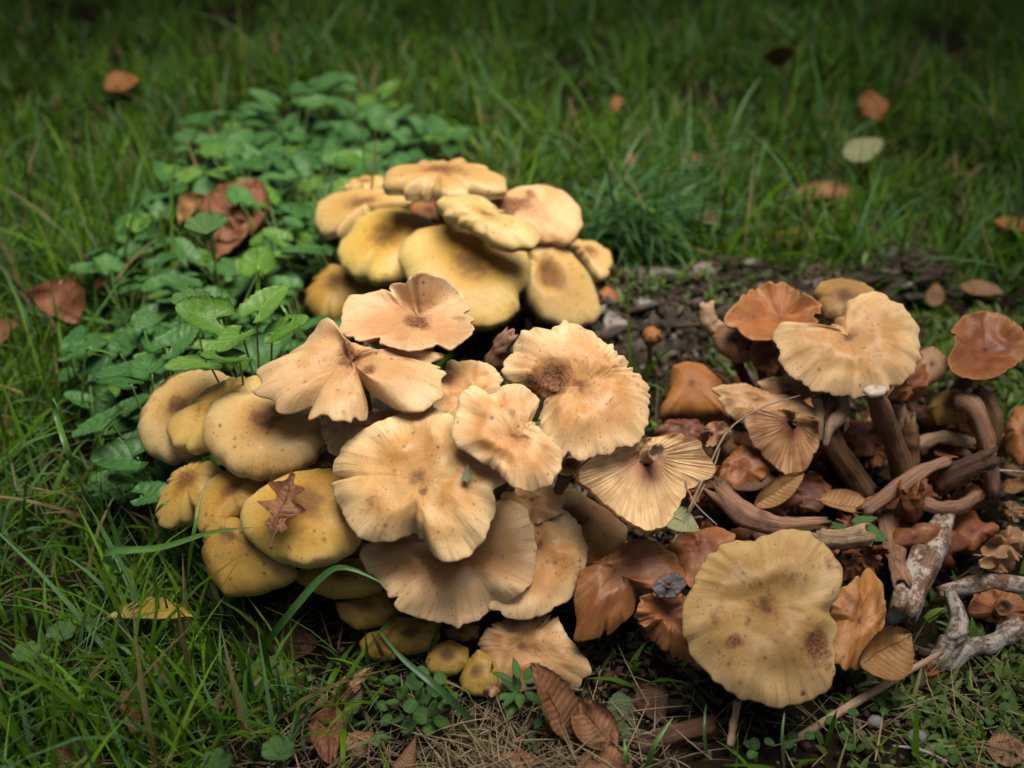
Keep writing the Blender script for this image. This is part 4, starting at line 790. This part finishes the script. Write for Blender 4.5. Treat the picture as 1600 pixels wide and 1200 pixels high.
for k, (px, py) in enumerate(spots):
    zz = rng.uniform(.6, 2.2); a_ = at_z((px, py), zz + gz(20, -10) * .5); th = rng.uniform(0, 6.28); l = rng.uniform(1.2, 2.8)
    cn_, kn_ = ['dark', 'brown', 'red', 'dark', 'gold'][k % 5], ['oval', 'lance'][k % 2]; nm_ = {'dark': 'near-black', 'brown': 'mid-brown', 'red': 'reddish', 'gold': 'golden tan'}[cn_] + {'oval': ' oval', 'lance': ' narrow'}[kn_]
    fallen(nm_ + ' curled dead leaf lying among the broken stems', a_, a_ + np.array([math.cos(th) * l, math.sin(th) * l, rng.uniform(-.3, .6)]), l * .5, ['oval', 'lance'][k % 2], ['dark', 'brown', 'red', 'dark', 'gold'][k % 5], roll=rng.uniform(-30, 30), curl=.5, crump=.3, stalk=0, group=nm_ + ' leaf litter among the broken stems', nu=11, nw=7)

# ------------------------------------------------------------------ leafy weeds
WEEDM = leaf_mat('weed', (.038, .12, .026), (.07, .18, .044), (.11, .22, .075), .3, veins=9, rough=.45, holes=.15)
WEEDY = leaf_mat('weed_young', (.08, .19, .022), (.125, .25, .04), (.22, .34, .1), .35, veins=9, rough=.42, holes=.08)
def stalk_mat():
    t = NT('weed_stalk'); return t.fin((.10, .17, .045), .5)
STALK = stalk_mat()
leafdata = []
for k in range(6):
    V, F, A = leaf_grid(1.0, 1.05 + .08 * (k % 3), 'heart', nu=23, nw=9, curl=.12 * ((k % 3) - .6), bend=-.18 + .06 * k, serr=.11, fold=.10 + .05 * (k % 2), crump=.05, seed=k * 3.1)
    V[:, 1] += .12
    me1 = mesh_from('leaf', V * 1.0, F, WEEDM, {'luv': ('FLOAT_VECTOR', A)}); me2 = me1.copy(); me2.materials.clear(); me2.materials.append(WEEDY)
    leafdata.append((me1, me2))
def in_poly(x, y, poly):
    r = False; n = len(poly); j = n - 1
    for i in range(n):
        if (poly[i][1] > y) != (poly[j][1] > y) and x < (poly[j][0] - poly[i][0]) * (y - poly[i][1]) / (poly[j][1] - poly[i][1]) + poly[i][0]: r = not r
        j = i
    return r
patch_px = [(150, 670), (205, 770), (300, 700), (430, 600), (540, 500), (540, 430), (560, 330), (650, 262), (745, 245), (650, 160), (560, 145), (430, 165), (330, 205), (275, 275), (200, 370), (135, 480), (110, 590)]
patch = [tuple(at_z(p, 3.5)[:2]) for p in patch_px]
def leaf_obj(root, o0, pos, size, yaw, tilt, rollv, young):
    me = random.choice(leafdata)[1 if young else 0]; o = obj('leaf', me, root)
    o.location = tuple((np.array(pos) - o0) / 100); o.scale = (size,) * 3; o.rotation_euler = (tilt, rollv, yaw)
def weed(cx, cy, pts, label, group):
    base = np.array([cx, cy, gz(cx, cy) - .2]); root = empty('leafy_weed', base); tag(root, label, 'weed', group)
    for (x, y, z, s, young) in pts:
        yaw = math.atan2(-(x - cx), (y - cy)) + random.gauss(0, .7); til = random.gauss(.22, .2); ro = random.gauss(0, .2)
        pos = np.array([x, y, z]); leaf_obj(root, base, pos, s, yaw, til, ro, young)
        foot = np.array([random.gauss(0, .4), random.gauss(0, .4), 0]); top = pos - base
        mid = foot * .5 + top * .5 + np.array([0, 0, .8])
        obj('petiole', tube_mesh(np.array([foot, mid, top]), [.07, .06, .05], STALK, np.random.default_rng(1), nv=5, wob=.01, hollow=False), root)
xs = [p[0] for p in patch]; ys = [p[1] for p in patch]; lpts = []
for _ in range(14000):
    x, y = random.uniform(min(xs), max(xs)), random.uniform(min(ys), max(ys))
    far = (y + 20) / 60; s = random.uniform(1.15, 2.1) * (1 + .3 * max(0, far))
    if in_poly(x, y, patch) and all((x - q[0]) ** 2 + (y - q[1]) ** 2 >(.325 * (s + q[3])) ** 2 for q in lpts):
        z = gz(x, y) + random.uniform(1.0, 5.2) + 1.2 * nz(x * .12, y * .12, 4)
        u = project(np.array([x, y, z]))
        if 270 < u[0] < 440 and 285 < u[1] < 395 and random.random() < .93: continue
        if 462 < u[0] < 610 and 395 < u[1] < 515: continue      # the rusty leaves lie open here
        lpts.append((x, y, z, s, random.random() < .17))
print('weed leaves', len(lpts))
cents = []
for q in sorted(lpts, key=lambda q: random.random()):
    if all((q[0] - c[0]) ** 2 + (q[1] - c[1]) ** 2 > 20 for c in cents): cents.append((q[0], q[1]))
grp = {c: [] for c in cents}
for q in lpts: grp[min(cents, key=lambda c: (q[0] - c[0]) ** 2 + (q[1] - c[1]) ** 2)].append(q)
for c, pts in grp.items():
    zone = ('beside the left caps of the front clump' if c[1] < -8 else 'between the rusty leaves and the rear clump' if c[1] < 12 and c[0] > -20 else 'at the grass edge near the rusty leaves' if c[1] < 12 else 'behind the rear clump' if c[0] > -16 else 'at the far lawn edge of the leafy patch')
    if pts: weed(c[0], c[1], pts, 'heart-leaved green weed ' + zone, 'heart-leaved weeds ' + zone)
# the clear group of three leaves before the patch
for (label, spots_) in (('heart-leaved weed with three bright toothed leaves near the split peach cap', [((345, 500), 55.8, 2.0), ((378, 520), 55.0, 1.6), ((374, 558), 54.4, 1.8), ((325, 565), 55.8, 2.0), ((400, 490), 57, 2.0), ((425, 520), 57, 1.8)]),
                        ('heart-leaved weed with rounded leaves touching the leftmost pale cap', [((205, 600), 57.5, 1.7), ((238, 585), 58.5, 1.8), ((170, 655), 56.5, 2.1), ((262, 545), 59, 1.9), ((215, 715), 57.5, 2.0), ((220, 775), 56.5, 1.6)])):
    pts = []
    for p, d, s in spots_: q = D(p, d); pts.append((q[0], q[1], q[2], s, label.startswith('heart-leaved weed with three')))
    cx, cy = np.mean([p[0] for p in pts]), np.mean([p[1] for p in pts]) + 1
    weed(cx, cy, pts, label, None)

def rosette(label, c, n, kind, L, W, colour, up=.8, tilt=.35, rows=1, name='small_weed', nu=9, serr=0):
    b = np.array(c); root = empty(name, b); tag(root, label, 'weed'); ca = LEAFC[colour]
    m = leaf_mat(colour, ca[0], ca[1], ca[2], ca[3], veins=9, rough=.5)
    for k in range(n):
        th = k * 2.399 + random.gauss(0, .2); el = random.gauss(tilt, .2); r0 = .15 + .2 * (k / n)
        V, F, A = leaf_grid(L * random.uniform(.75, 1.15), W * random.uniform(.85, 1.15), kind, nu=nu, nw=7, fold=.15, bend=-.2, seed=k, serr=serr)
        me = mesh_from('leaf', V, F, m, {'luv': ('FLOAT_VECTOR', A)}); o = obj('leaf', me, root)
        o.rotation_euler = (el, 0, th); o.location = (-math.sin(th) * r0 / 100, math.cos(th) * r0 / 100, (up + .35 * (k % 3)) / 100)
    obj('stalk', tube_mesh(np.array([[0, 0, -.4], [.03, .02, up * .5], [0, 0, up]]), [.07, .06, .05], STALK, np.random.default_rng(2), nv=6, hollow=False), root)
def sprig(label, px, d, leaves, size, colour):
    """a bushy little weed of round leaflets; leaves: picture offsets from px"""
    b = g((px[0], px[1] + 40)); root = empty('round_leaved_weed', b); tag(root, label, 'weed'); ca = LEAFC[colour]
    m = leaf_mat(colour, ca[0], ca[1], ca[2], ca[3], veins=7, rough=.5, holes=.05)
    for (ox, oy) in leaves:
        P = at_d((px[0] + ox, px[1] + oy), d + random.gauss(0, .4)) - b; s = size * random.uniform(.8, 1.2)
        V, F, A = leaf_grid(s, s * .95, 'round', nu=9, nw=7, fold=.1, seed=ox); V[:, 1] -= s * .5
        o = obj('leaf', mesh_from('leaf', V, F, m, {'luv': ('FLOAT_VECTOR', A)}), root); o.location = tuple(P / 100); o.rotation_euler = (random.gauss(.45, .25), random.gauss(0, .25), random.uniform(-3, 3))
        obj('petiole', tube_mesh(np.array([[0, 0, 0], P * .5 + np.array([0, 0, -.15]), P]), [.05, .04, .03], STALK, np.random.default_rng(1), nv=5, hollow=False), root)
sprig('bushy weed with small round leaves on the bare soil', (650, 1095), 52.0, [(-38, -32), (-20, -14), (-2, -30), (12, -8), (30, -20), (-8, 8), (8, 22), (26, 12), (48, 6), (-46, 30), (-28, 28), (-12, 40), (40, 34), (22, 42), (0, 50), (54, -4), (-36, 2), (-52, 8), (10, -44), (38, -36)], .72, 'green')
rosette('star-shaped weed rosette of narrow leaves by the hanging leaf', g((812, 1112)), 12, 'lance', 1.2, .42, 'green', up=1.2)
rosette('tiny four-leaved seedling below the star-shaped weed', g((828, 1170)), 6, 'lance', .5, .25, 'green', up=.5)
def geran(label, px, d, r, colour='green', nl=6):
    b = at_d(px, d); gb = np.array([b[0], b[1] + .5, gz(b[0], b[1]) - .1]); root = empty('lobed_leaf_weed', gb); tag(root, label, 'weed'); ca = LEAFC[colour]
    m = leaf_mat(colour, ca[0], ca[1], ca[2], ca[3], veins=7, rough=.5, holes=.05); P = b - gb
    for k in range(nl):
        V, F, A = leaf_grid(r, r * .8, 'round', nu=11, nw=7, fold=.12, serr=.12, seed=k); o = obj('lobe', mesh_from('lobe', V, F, m, {'luv': ('FLOAT_VECTOR', A)}), root)
        o.rotation_euler = (.55, 0, (k - (nl - 1) / 2) * (5.0 / nl)); o.location = tuple((P + np.array([0, 0, .02 * (k % 2)])) / 100)
    obj('petiole', tube_mesh(np.array([[0, 0, 0], P * .5 + np.array([.1, .1, .2]), P]), [.06, .05, .05], STALK, np.random.default_rng(4), nv=6, hollow=False), root)
geran('pale green lobed leaf on the soil beside the ribbed dead leaf', (436, 1180), 50.5, .85)
geran('lobed cranesbill leaf in the front grass below the yellow leaf', (98, 996), 53.0, .8)
geran('paired cranesbill leaf left of its twin in the front grass', (45, 1028), 52.5, .8, nl=5)
geran('dim lobed leaf sunk in the grass above the orange leaf tip', (110, 1110), 52.5, .9, nl=5)
geran('lobed leaf at the bottom edge beside the pale lobed one', (340, 1198), 51, .8, nl=5)
geran('toothed lobed leaf among the heart-leaved weeds', (300, 480), 60, 1.2)
geran('drooping lobed leaf above the three bright toothed leaves', (325, 365), 66, 1.5)
for i, px in enumerate([(1308, 1140), (1240, 1175), (1330, 1178), (1545, 1138), (1490, 1195), (1575, 1100), (1380, 1120), (1180, 1188), (1450, 1120)]):
    rosette('seedling with tiny round leaves on the mossy lower right soil', g(px), 4, 'round', .5, .42, 'green', up=.5, tilt=.2); COL.objects[-1]
for o in COL.objects:
    if o.get('label') == 'seedling with tiny round leaves on the mossy lower right soil': o['group'] = 'seedlings on the lower right soil'

# ------------------------------------------------------------------ twigs, stones
def twig(label, pts, radii, mat='brown', name='twig', cat='twig', group=None):
    P = np.array(pts); root = empty(name, P[0]); tag(root, label, cat, group)
    obj('rod', tube_mesh(P - P[0], radii, stem_mat(mat, *STEMS[mat]), np.random.default_rng(len(label)), nv=8, wob=.12, jag=.5, jag0=.5), root)
twig('long dry twig slanting through the lower right grass', [g((1235, 1160), .4), g((1330, 1102), .6), g((1400, 1060), .9), g((1470, 1020), 1.4)], [.16, .2, .17, .12], 'pale')
twig('dark stick standing in the weeds above the orange leaf scrap', [g((165, 450), 1), g((150, 420), 2.5), g((138, 400), 4)], [.4, .45, .4], 'dark')
twig('thin bent straw arching over the brown heap', [D((1075, 800), 50.8), D((1105, 735), 52.5), D((1140, 670), 54.5), D((1195, 635), 56.5), D((1250, 618), 57.3)], [.045, .05, .05, .04, .03], 'straw')
twig('grey straw crossing the thin bent straw', [D((1050, 850), 51), D((1110, 740), 52.6), D((1125, 700), 54)], [.035, .04, .03], 'straw')
twig('fine brown straw running past the pale olive leaf', [D((1068, 745), 52), D((1085, 785), 51.2), D((1120, 820), 51)], [.03, .03, .03], 'pale')
twig('slender grey twigs on the debris below the ridged tan cap', [D((1500, 745), 58.5), D((1545, 735), 58), D((1610, 738), 58)], [.06, .07, .05], 'mould')
twig('grey twig lying across the bottom soil at right', [g((1395, 1165), .5), g((1440, 1172), .6), g((1480, 1190), .5)], [.05, .06, .05], 'mould')
t = NT('grey_stone'); oc = t.n('ShaderNodeTexCoord').outputs['Object']; nn = t.noise(oc, 300, 4)
STONE = t.fin(t.mix(nn, (.10, .095, .10), (.2, .19, .19)), .7)
def lump(name, c, r, mat, label, cat, seed, sq=.7):
    V, F = ico(2); V = np.array([v * (1 + .35 * nz(v[0] * 1.3 + seed, v[1] * 1.3, v[2] * 1.3)) for v in V]) * np.array([r, r * .85, r * sq])
    root = obj(name, mesh_from(name, V, F, mat)); root.location = tuple(np.array(c) / 100); return tag(root, label, cat)
def ico(n):
    import bmesh
    bm = bmesh.new(); bmesh.ops.create_icosphere(bm, subdivisions=n, radius=1); bm.verts.ensure_lookup_table()
    V = np.array([v.co[:] for v in bm.verts]); F = np.array([[v.index for v in f.verts] for f in bm.faces]); bm.free(); return V, F
lump('stone', g((1432, 1152), .3), .42, STONE, 'smooth grey pebble lying on the lower right soil', 'stone', 1)
lump('stone', g((1368, 1128), .3), .4, STONE, 'lilac-grey pebble between grass blades by the dry twig', 'stone', 5)

# ------------------------------------------------------------------ crumbs of soil and rotten wood (one mass)
def crumbs():
    V0, F0 = ico(1); V, F, T = [], [], []; n = 0; k = 0
    zones = [((14, 5), (15, 7), 1500, (.12, .5), 0), ((-3, -25), (14, 6), 900, (.1, .4), 0), ((20, -10), (15, 13), 1700, (.12, .55), 1), ((26, -27), (16, 7), 700, (.1, .35), 0), ((32, 6), (20, 9), 900, (.1, .4), 0), ((8, -22), (8, 6), 500, (.1, .4), 0), ((2, -12), (12, 9), 1400, (.15, .6), 0)]
    for (c, r, num, sz, w) in zones:
        for _ in range(num):
            x, y = random.gauss(c[0], r[0] * .5), random.gauss(c[1], r[1] * .5); s = random.uniform(*sz) * random.uniform(.5, 1)
            z = max(gz(x, y), LOGZ(x, y)) + random.uniform(-.1, .35); rot = Matrix.Rotation(random.uniform(0, 6.3), 3, (random.gauss(0, 1), random.gauss(0, 1), random.gauss(0, 1)))
            sc_ = np.array([random.uniform(.5, 1.8), random.uniform(.5, 1), random.uniform(.4, .9)]) * s
            vv = (V0 * (1 + .3 * rng.normal(size=(len(V0), 1)))) * sc_ @ np.array(rot).T + np.array([x, y, z])
            V.append(vv); F.append(F0 + n); n += len(V0)
            b = random.choice([(.02, .013, .008), (.03, .02, .013), (.05, .036, .025), (.09, .072, .056), (.045, .022, .012)]); T.append(np.tile((*b, 1), (len(V0), 1)))
    m = col_mat('soil_crumbs', .85, .2, 0)
    tag(obj('soil_crumbs', mesh_from('soil_crumbs', np.vstack(V), np.vstack(F), m, {'tint': ('FLOAT_COLOR', np.vstack(T))}, smooth=False)), 'loose crumbs of dark soil and rotten wood around the heaps', 'soil', kind='stuff')
crumbs()

# ------------------------------------------------------------------ grass and straw as blade masses
def blades(x, y, z, h, w, yaw, lean, curl, tint, seg=5, twist=0.0):
    n = len(x); f = np.linspace(0, 1, seg + 1)
    ang = lean[:, None] + curl[:, None] * f[None, :]                   # bend from vertical along the blade
    dl = h[:, None] / seg
    dx = np.sin(ang) * dl; dz = np.cos(ang) * dl
    rr = np.concatenate([np.zeros((n, 1)), np.cumsum(dx[:, :-1], 1)], 1); zz = np.concatenate([np.zeros((n, 1)), np.cumsum(dz[:, :-1], 1)], 1)
    cx = x[:, None] + rr * np.cos(yaw)[:, None]; cy = y[:, None] + rr * np.sin(yaw)[:, None]; cz = z[:, None] + zz
    ww = (w[:, None] * (1 - f[None, :] ** 2.2) * (.65 + .5 * np.minimum(f[None, :] * 3, 1))) * .5 + .004
    sa = yaw[:, None] + math.pi / 2 + twist * f[None, :] * np.sign(np.sin(yaw * 7))[:, None]
    sx, sy = np.cos(sa) * ww, np.sin(sa) * ww
    keel = .35 * ww                                                     # shallow V section
    L = np.stack([cx - sx, cy - sy, cz + keel], -1); Cc = np.stack([cx, cy, cz - keel * .4], -1); Rr = np.stack([cx + sx, cy + sy, cz + keel], -1)
    V = np.stack([L, Cc, Rr], 2).reshape(n, -1, 3)                      # n, (seg+1)*3, 3
    base = (np.arange(n) * (seg + 1) * 3)[:, None, None]
    i = np.arange(seg)[:, None]; k = np.arange(2)[None, :]
    q = np.stack([i * 3 + k, i * 3 + k + 1, (i + 1) * 3 + k + 1, (i + 1) * 3 + k], -1).reshape(-1, 4)
    F = (base + q[None]).reshape(-1, 4)
    T = np.repeat(tint, (seg + 1) * 3, axis=0)
    return V.reshape(-1, 3), F, T
def smooth01(a): return np.clip(a, 0, 1) ** 2 * (3 - 2 * np.clip(a, 0, 1))
def ell(x, y, cx, cy, rx, ry): return np.sqrt(((x - cx) / rx) ** 2 + ((y - cy) / ry) ** 2)
def density(x, y):
    d = np.ones_like(x)
    for (cx, cy, rx, ry, inner) in ((-4.5, -13, 11.5, 10, 0), (-2.5, 4, 9, 6, 0), (14, -20, 10, 6, .0), (20, -10, 12, 12, .02), (13, 4, 13, 7.5, .03), (3, -34, 16, 10, .08), (31, 4, 20, 8, .22), (22, -36, 24, 16, .13), (5, -14, 8, 6, 0), (34, -12, 6, 8, .3)):
        e = ell(x, y, cx, cy, rx, ry); d = np.minimum(d, inner + (1 - inner) * smooth01((e - .85) / .35))
    return d
def in_patch(x, y): return np.array([in_poly(a, b, patch) for a, b in zip(x, y)])
vgz = np.vectorize(gz)
def lawn():
    N = 190000
    x = rng.uniform(-75, 75, N); y = rng.uniform(-46, 110, N)
    x2 = rng.uniform(-190, 190, 45000); y2 = rng.uniform(-140, 260, 45000); o = (abs(x2) > 75) | (y2 < -46) | (y2 > 110)
    x = np.concatenate([x, x2[o]]); y = np.concatenate([y, y2[o]]); far = np.concatenate([np.zeros(N), np.ones(o.sum())])
    vis = np.abs(x) < (y + 62) * .47 + 14                              # thinner outside the seen wedge
    keep = rng.random(len(x)) < density(x, y) * np.where(vis, 1, .35)
    cl = np.array([nz(a * .11, b * .11, 7.7) for a, b in zip(x, y)]); keep &= rng.random(len(x)) < .42 + 1.3 * (cl + .3)
    x, y, far, cl = x[keep], y[keep], far[keep], cl[keep]
    pt = in_patch(x, y) & (rng.random(len(x)) < .86); x, y, far, cl = x[~pt], y[~pt], far[~pt], cl[~pt]
    n = len(x); z = vgz(x, y) - .2
    dens = density(x, y)
    back = smooth01((y - 8) / 30); tuft = np.exp(-ell(x, y, 11, 20, 13, 10) ** 2)
    rightb = np.exp(-ell(x, y, 32, 8, 18, 9) ** 2)
    broad = rng.random(n) < .38; h = np.where(broad, rng.gamma(5, .95, n), rng.gamma(4, .8, n)) * (1 - .36 * back + .7 * tuft + .8 * cl) * (.38 + .62 * dens) * (1 - .35 * rightb); h = np.clip(h, 1.2, 13)
    w = np.where(broad, rng.uniform(.17, .31, n), rng.uniform(.07, .16, n)) * (1 + .25 * back + .4 * tuft) * (1 + .8 * far)
    yaw = rng.uniform(0, 6.283, n) + 1.5 * cl; lean = np.abs(rng.normal(.42, .36, n)); curl = rng.normal(.8, .7, n)
    # keep blades from leaning into the clumps
    tocl = np.arctan2(-13 - y, -4.5 - x); near = ell(x, y, -4.5, -13, 15.5, 14) < 1.0
    bad = near & (np.cos(yaw - tocl) > .3); yaw[bad] += math.pi
    h[near] *= .75
    a = np.array([.036, .10, .005]); b = np.array([.095, .19, .009]); c = np.array([.08, .17, .06]); s = np.array([.20, .16, .07])
    m = rng.random((n, 1)); t = a * (1 - m) + b * m; m2 = (rng.random((n, 1)) < .25); t = np.where(m2, c, t); t = np.where(rng.random((n, 1)) < .13, s * rng.uniform(.5, 1.1, (n, 1)), t)
    t = t * (1 + .25 * cl[:, None]) * rng.uniform(.8, 1.2, (n, 1))
    t = np.concatenate([t, np.ones((n, 1))], 1)
    V, F, T = blades(x, y, z, h, w, yaw, lean, curl, t, twist=.8)
    print('blades', n)
    tag(obj('grass', mesh_from('grass', V, F, col_mat('grass_blade', .5, .18, .4, 200), {'tint': ('FLOAT_COLOR', T)})), 'rough green lawn grass surrounding the mushroom clumps', 'grass', kind='stuff')
lawn()
def moss():
    """short seedlings and moss on the open soil"""
    N = 9000; zs = ((31, 6, 20, 9, .5), (27, -26, 15, 6, .3), (10, 9, 13, 6, .45), (36, -14, 7, 8, .2), (14, 5, 12, 5, .25)); X, Y = [], []
    for (cx, cy, rx, ry, f) in zs: k = int(N * f); X.append(rng.normal(cx, rx * .55, k)); Y.append(rng.normal(cy, ry * .6, k))
    x, y = np.concatenate(X), np.concatenate(Y); pn = np.array([nz(a * .22, b * .22, 1.1) for a, b in zip(x, y)]); k = pn > -.05; x, y = x[k], y[k]; n = len(x)
    t = np.array([.06, .12, .02]) * rng.uniform(.6, 1.5, (n, 1)) + np.array([.03, .01, 0]) * rng.random((n, 1)); t = np.concatenate([t, np.ones((n, 1))], 1)
    V, F, T = blades(x, y, np.maximum(vgz(x, y), np.vectorize(LOGZ)(x, y)) - .05, rng.uniform(.4, 1.5, n), rng.uniform(.18, .42, n), rng.uniform(0, 6.3, n), rng.uniform(.3, 1.1, n), rng.uniform(.2, 1.0, n), t, seg=3)
    tag(obj('moss', mesh_from('moss', V, F, col_mat('moss_leaf', .5, .3, .3), {'tint': ('FLOAT_COLOR', T)})), 'low moss and tiny seedlings on the open soil', 'moss', kind='stuff')
moss()
def straw():
    n = 1500; z0 = rng.random(n)
    c = np.where(z0[:, None] < .5, np.array([[0, -29.5]]), np.where(z0[:, None] < .8, np.array([[25, -27]]), np.array([[-10, -27]])))
    r = np.where(z0[:, None] < .5, np.array([[5.5, 2.6]]), np.where(z0[:, None] < .8, np.array([[11, 5]]), np.array([[8, 4]])))
    p = c + rng.normal(size=(n, 2)) * r * .7; x, y = p[:, 0], p[:, 1]
    t = np.array([.22, .16, .095]) * rng.uniform(.3, 1.1, (n, 1)); t = np.concatenate([t, np.ones((n, 1))], 1)
    V, F, T = blades(x, y, vgz(x, y) + rng.uniform(.05, .7, n), rng.uniform(.8, 3.6, n), rng.uniform(.03, .075, n), rng.uniform(0, 6.3, n), rng.uniform(1.1, 1.6, n), rng.normal(.1, .4, n), t, seg=4)
    tag(obj('dry_straw', mesh_from('dry_straw', V, F, col_mat('dry_straw', .7, .2, .1), {'tint': ('FLOAT_COLOR', T)})), 'thin dry straw littering the soil in front', 'straw', kind='stuff')
straw()
def tuft():
    n = 240; c = g((965, 405)); x = c[0] + rng.normal(0, 1.6, n); y = c[1] + rng.normal(0, 1.3, n) + .8
    t = np.array([.06, .14, .05]) * rng.uniform(.7, 1.5, (n, 1)); t = np.concatenate([t, np.ones((n, 1))], 1)
    V, F, T = blades(x, y, vgz(x, y) - .1, rng.uniform(5, 11, n), rng.uniform(.18, .36, n), rng.normal(-.7, 1.0, n), rng.uniform(.05, .5, n), rng.uniform(.9, 2.1, n), t, seg=8, twist=.5)
    o = obj('grass_tuft', mesh_from('grass_tuft', V, F, col_mat('tuft_blade', .42, .3, .35, 200), {'tint': ('FLOAT_COLOR', T)})); tag(o, 'long drooping tuft of blue-green grass beside the rear clump', 'grass', kind='stuff')
tuft()
# a few long single blades that stand out
def long_blade(label, pts, w, tint=(.07, .17, .03)):
    P = np.array(pts); n = 16; t = np.linspace(0, len(P) - 1, n); Q = []
    for tt in t:
        i = min(int(tt), len(P) - 2); f = tt - i; p0, p1, p2, p3 = P[max(i - 1, 0)], P[i], P[i + 1], P[min(i + 2, len(P) - 1)]
        Q.append(.5 * ((2 * p1) + (-p0 + p2) * f + (2 * p0 - 5 * p1 + 4 * p2 - p3) * f * f + (-p0 + 3 * p1 - 3 * p2 + p3) * f ** 3))
    Q = np.array(Q); V = []
    for i in range(n):
        d = Q[min(i + 1, n - 1)] - Q[max(i - 1, 0)]; d /= np.linalg.norm(d); s_ = np.cross(d, np.array([.1, -.55, .83])); s_ /= np.linalg.norm(s_); up = np.cross(s_, d)
        ww = w * .5 * (1 - (i / (n - 1)) ** 2.4) * (.7 + .3 * min(1, i / 4)) + .006; V += [Q[i] - s_ * ww + up * ww * .3, Q[i] - up * ww * .15, Q[i] + s_ * ww + up * ww * .3]
    V = np.array(V); root = obj('grass_blade', mesh_from('grass_blade', V - P[0], grid_faces(n, 3), LB, {'tint': ('FLOAT_COLOR', np.tile((*tint, 1), (len(V), 1)))})); root.location = tuple(P[0] / 100)
    tag(root, label, 'grass blade')
LB = col_mat('long_blade', .4, .4, .3, 200)
long_blade('long green blade arching right onto the low bulging cap', [g((205, 905), .5), D((162, 866), 52.5), D((250, 856), 51.8), D((330, 832), 51.2), D((398, 824), 50.9)], .34)
long_blade('long bent blade folded in front of the olive caps', [g((395, 1035), .6), D((440, 975), 51.6), D((505, 900), 50.2), D((545, 888), 49.8), D((608, 916), 49.9)], .36, (.05, .13, .03))
long_blade('straight dark blade crossing the shaded buttons', [g((745, 1135), .5), D((690, 1080), 50.6), D((630, 1030), 50.8), D((592, 985), 51.5)], .34, (.04, .10, .03))
long_blade('upright blade standing before the scuffed cap', [g((292, 930), .4), D((300, 850), 52.4), D((316, 768), 52.6)], .24)
long_blade('thin blade tip crossing the scuffed cap', [g((225, 850), .4), D((245, 800), 53), D((268, 780), 52.6)], .22)
long_blade('tall blade with folded tip in the left grass', [g((150, 810), .5), D((112, 720), 53.4), D((88, 650), 53.8), D((82, 622), 53.2), D((92, 640), 52.6)], .3)
long_blade('bent blade looping over the left grass', [g((128, 650), .5), D((134, 560), 57), D((142, 545), 56.5), D((185, 556), 56)], .3, (.08, .17, .04))
long_blade('straight blade rising from the soil at the bottom right of centre', [g((1010, 1205), .2), D((1022, 1165), 50.2), D((1052, 1120), 50.4)], .26, (.09, .2, .03))
long_blade('slim upright blade beside the rotting dark stem', [g((982, 1210), .2), D((978, 1180), 50.4), D((975, 1155), 50.6)], .26, (.09, .2, .03))
long_blade('thin pale blade below the big dull yellow cap', [g((1225, 1200), .2), D((1222, 1150), 50), D((1226, 1110), 50)], .14, (.13, .2, .06))
long_blade('slender blade in front of the bare pale stalk', [g((1105, 1190), .2), D((1100, 1140), 50.5), D((1103, 1100), 51)], .16, (.06, .13, .03))
long_blade('tall thin blade standing in the heart-leaved weeds', [g((402, 500), .4), D((404, 440), 60), D((406, 395), 60.5)], .28, (.12, .24, .03))
long_blade('light blade leaning out of the heart-leaved weeds', [g((490, 545), .4), D((455, 500), 57.5), D((432, 465), 58)], .22, (.12, .24, .04))
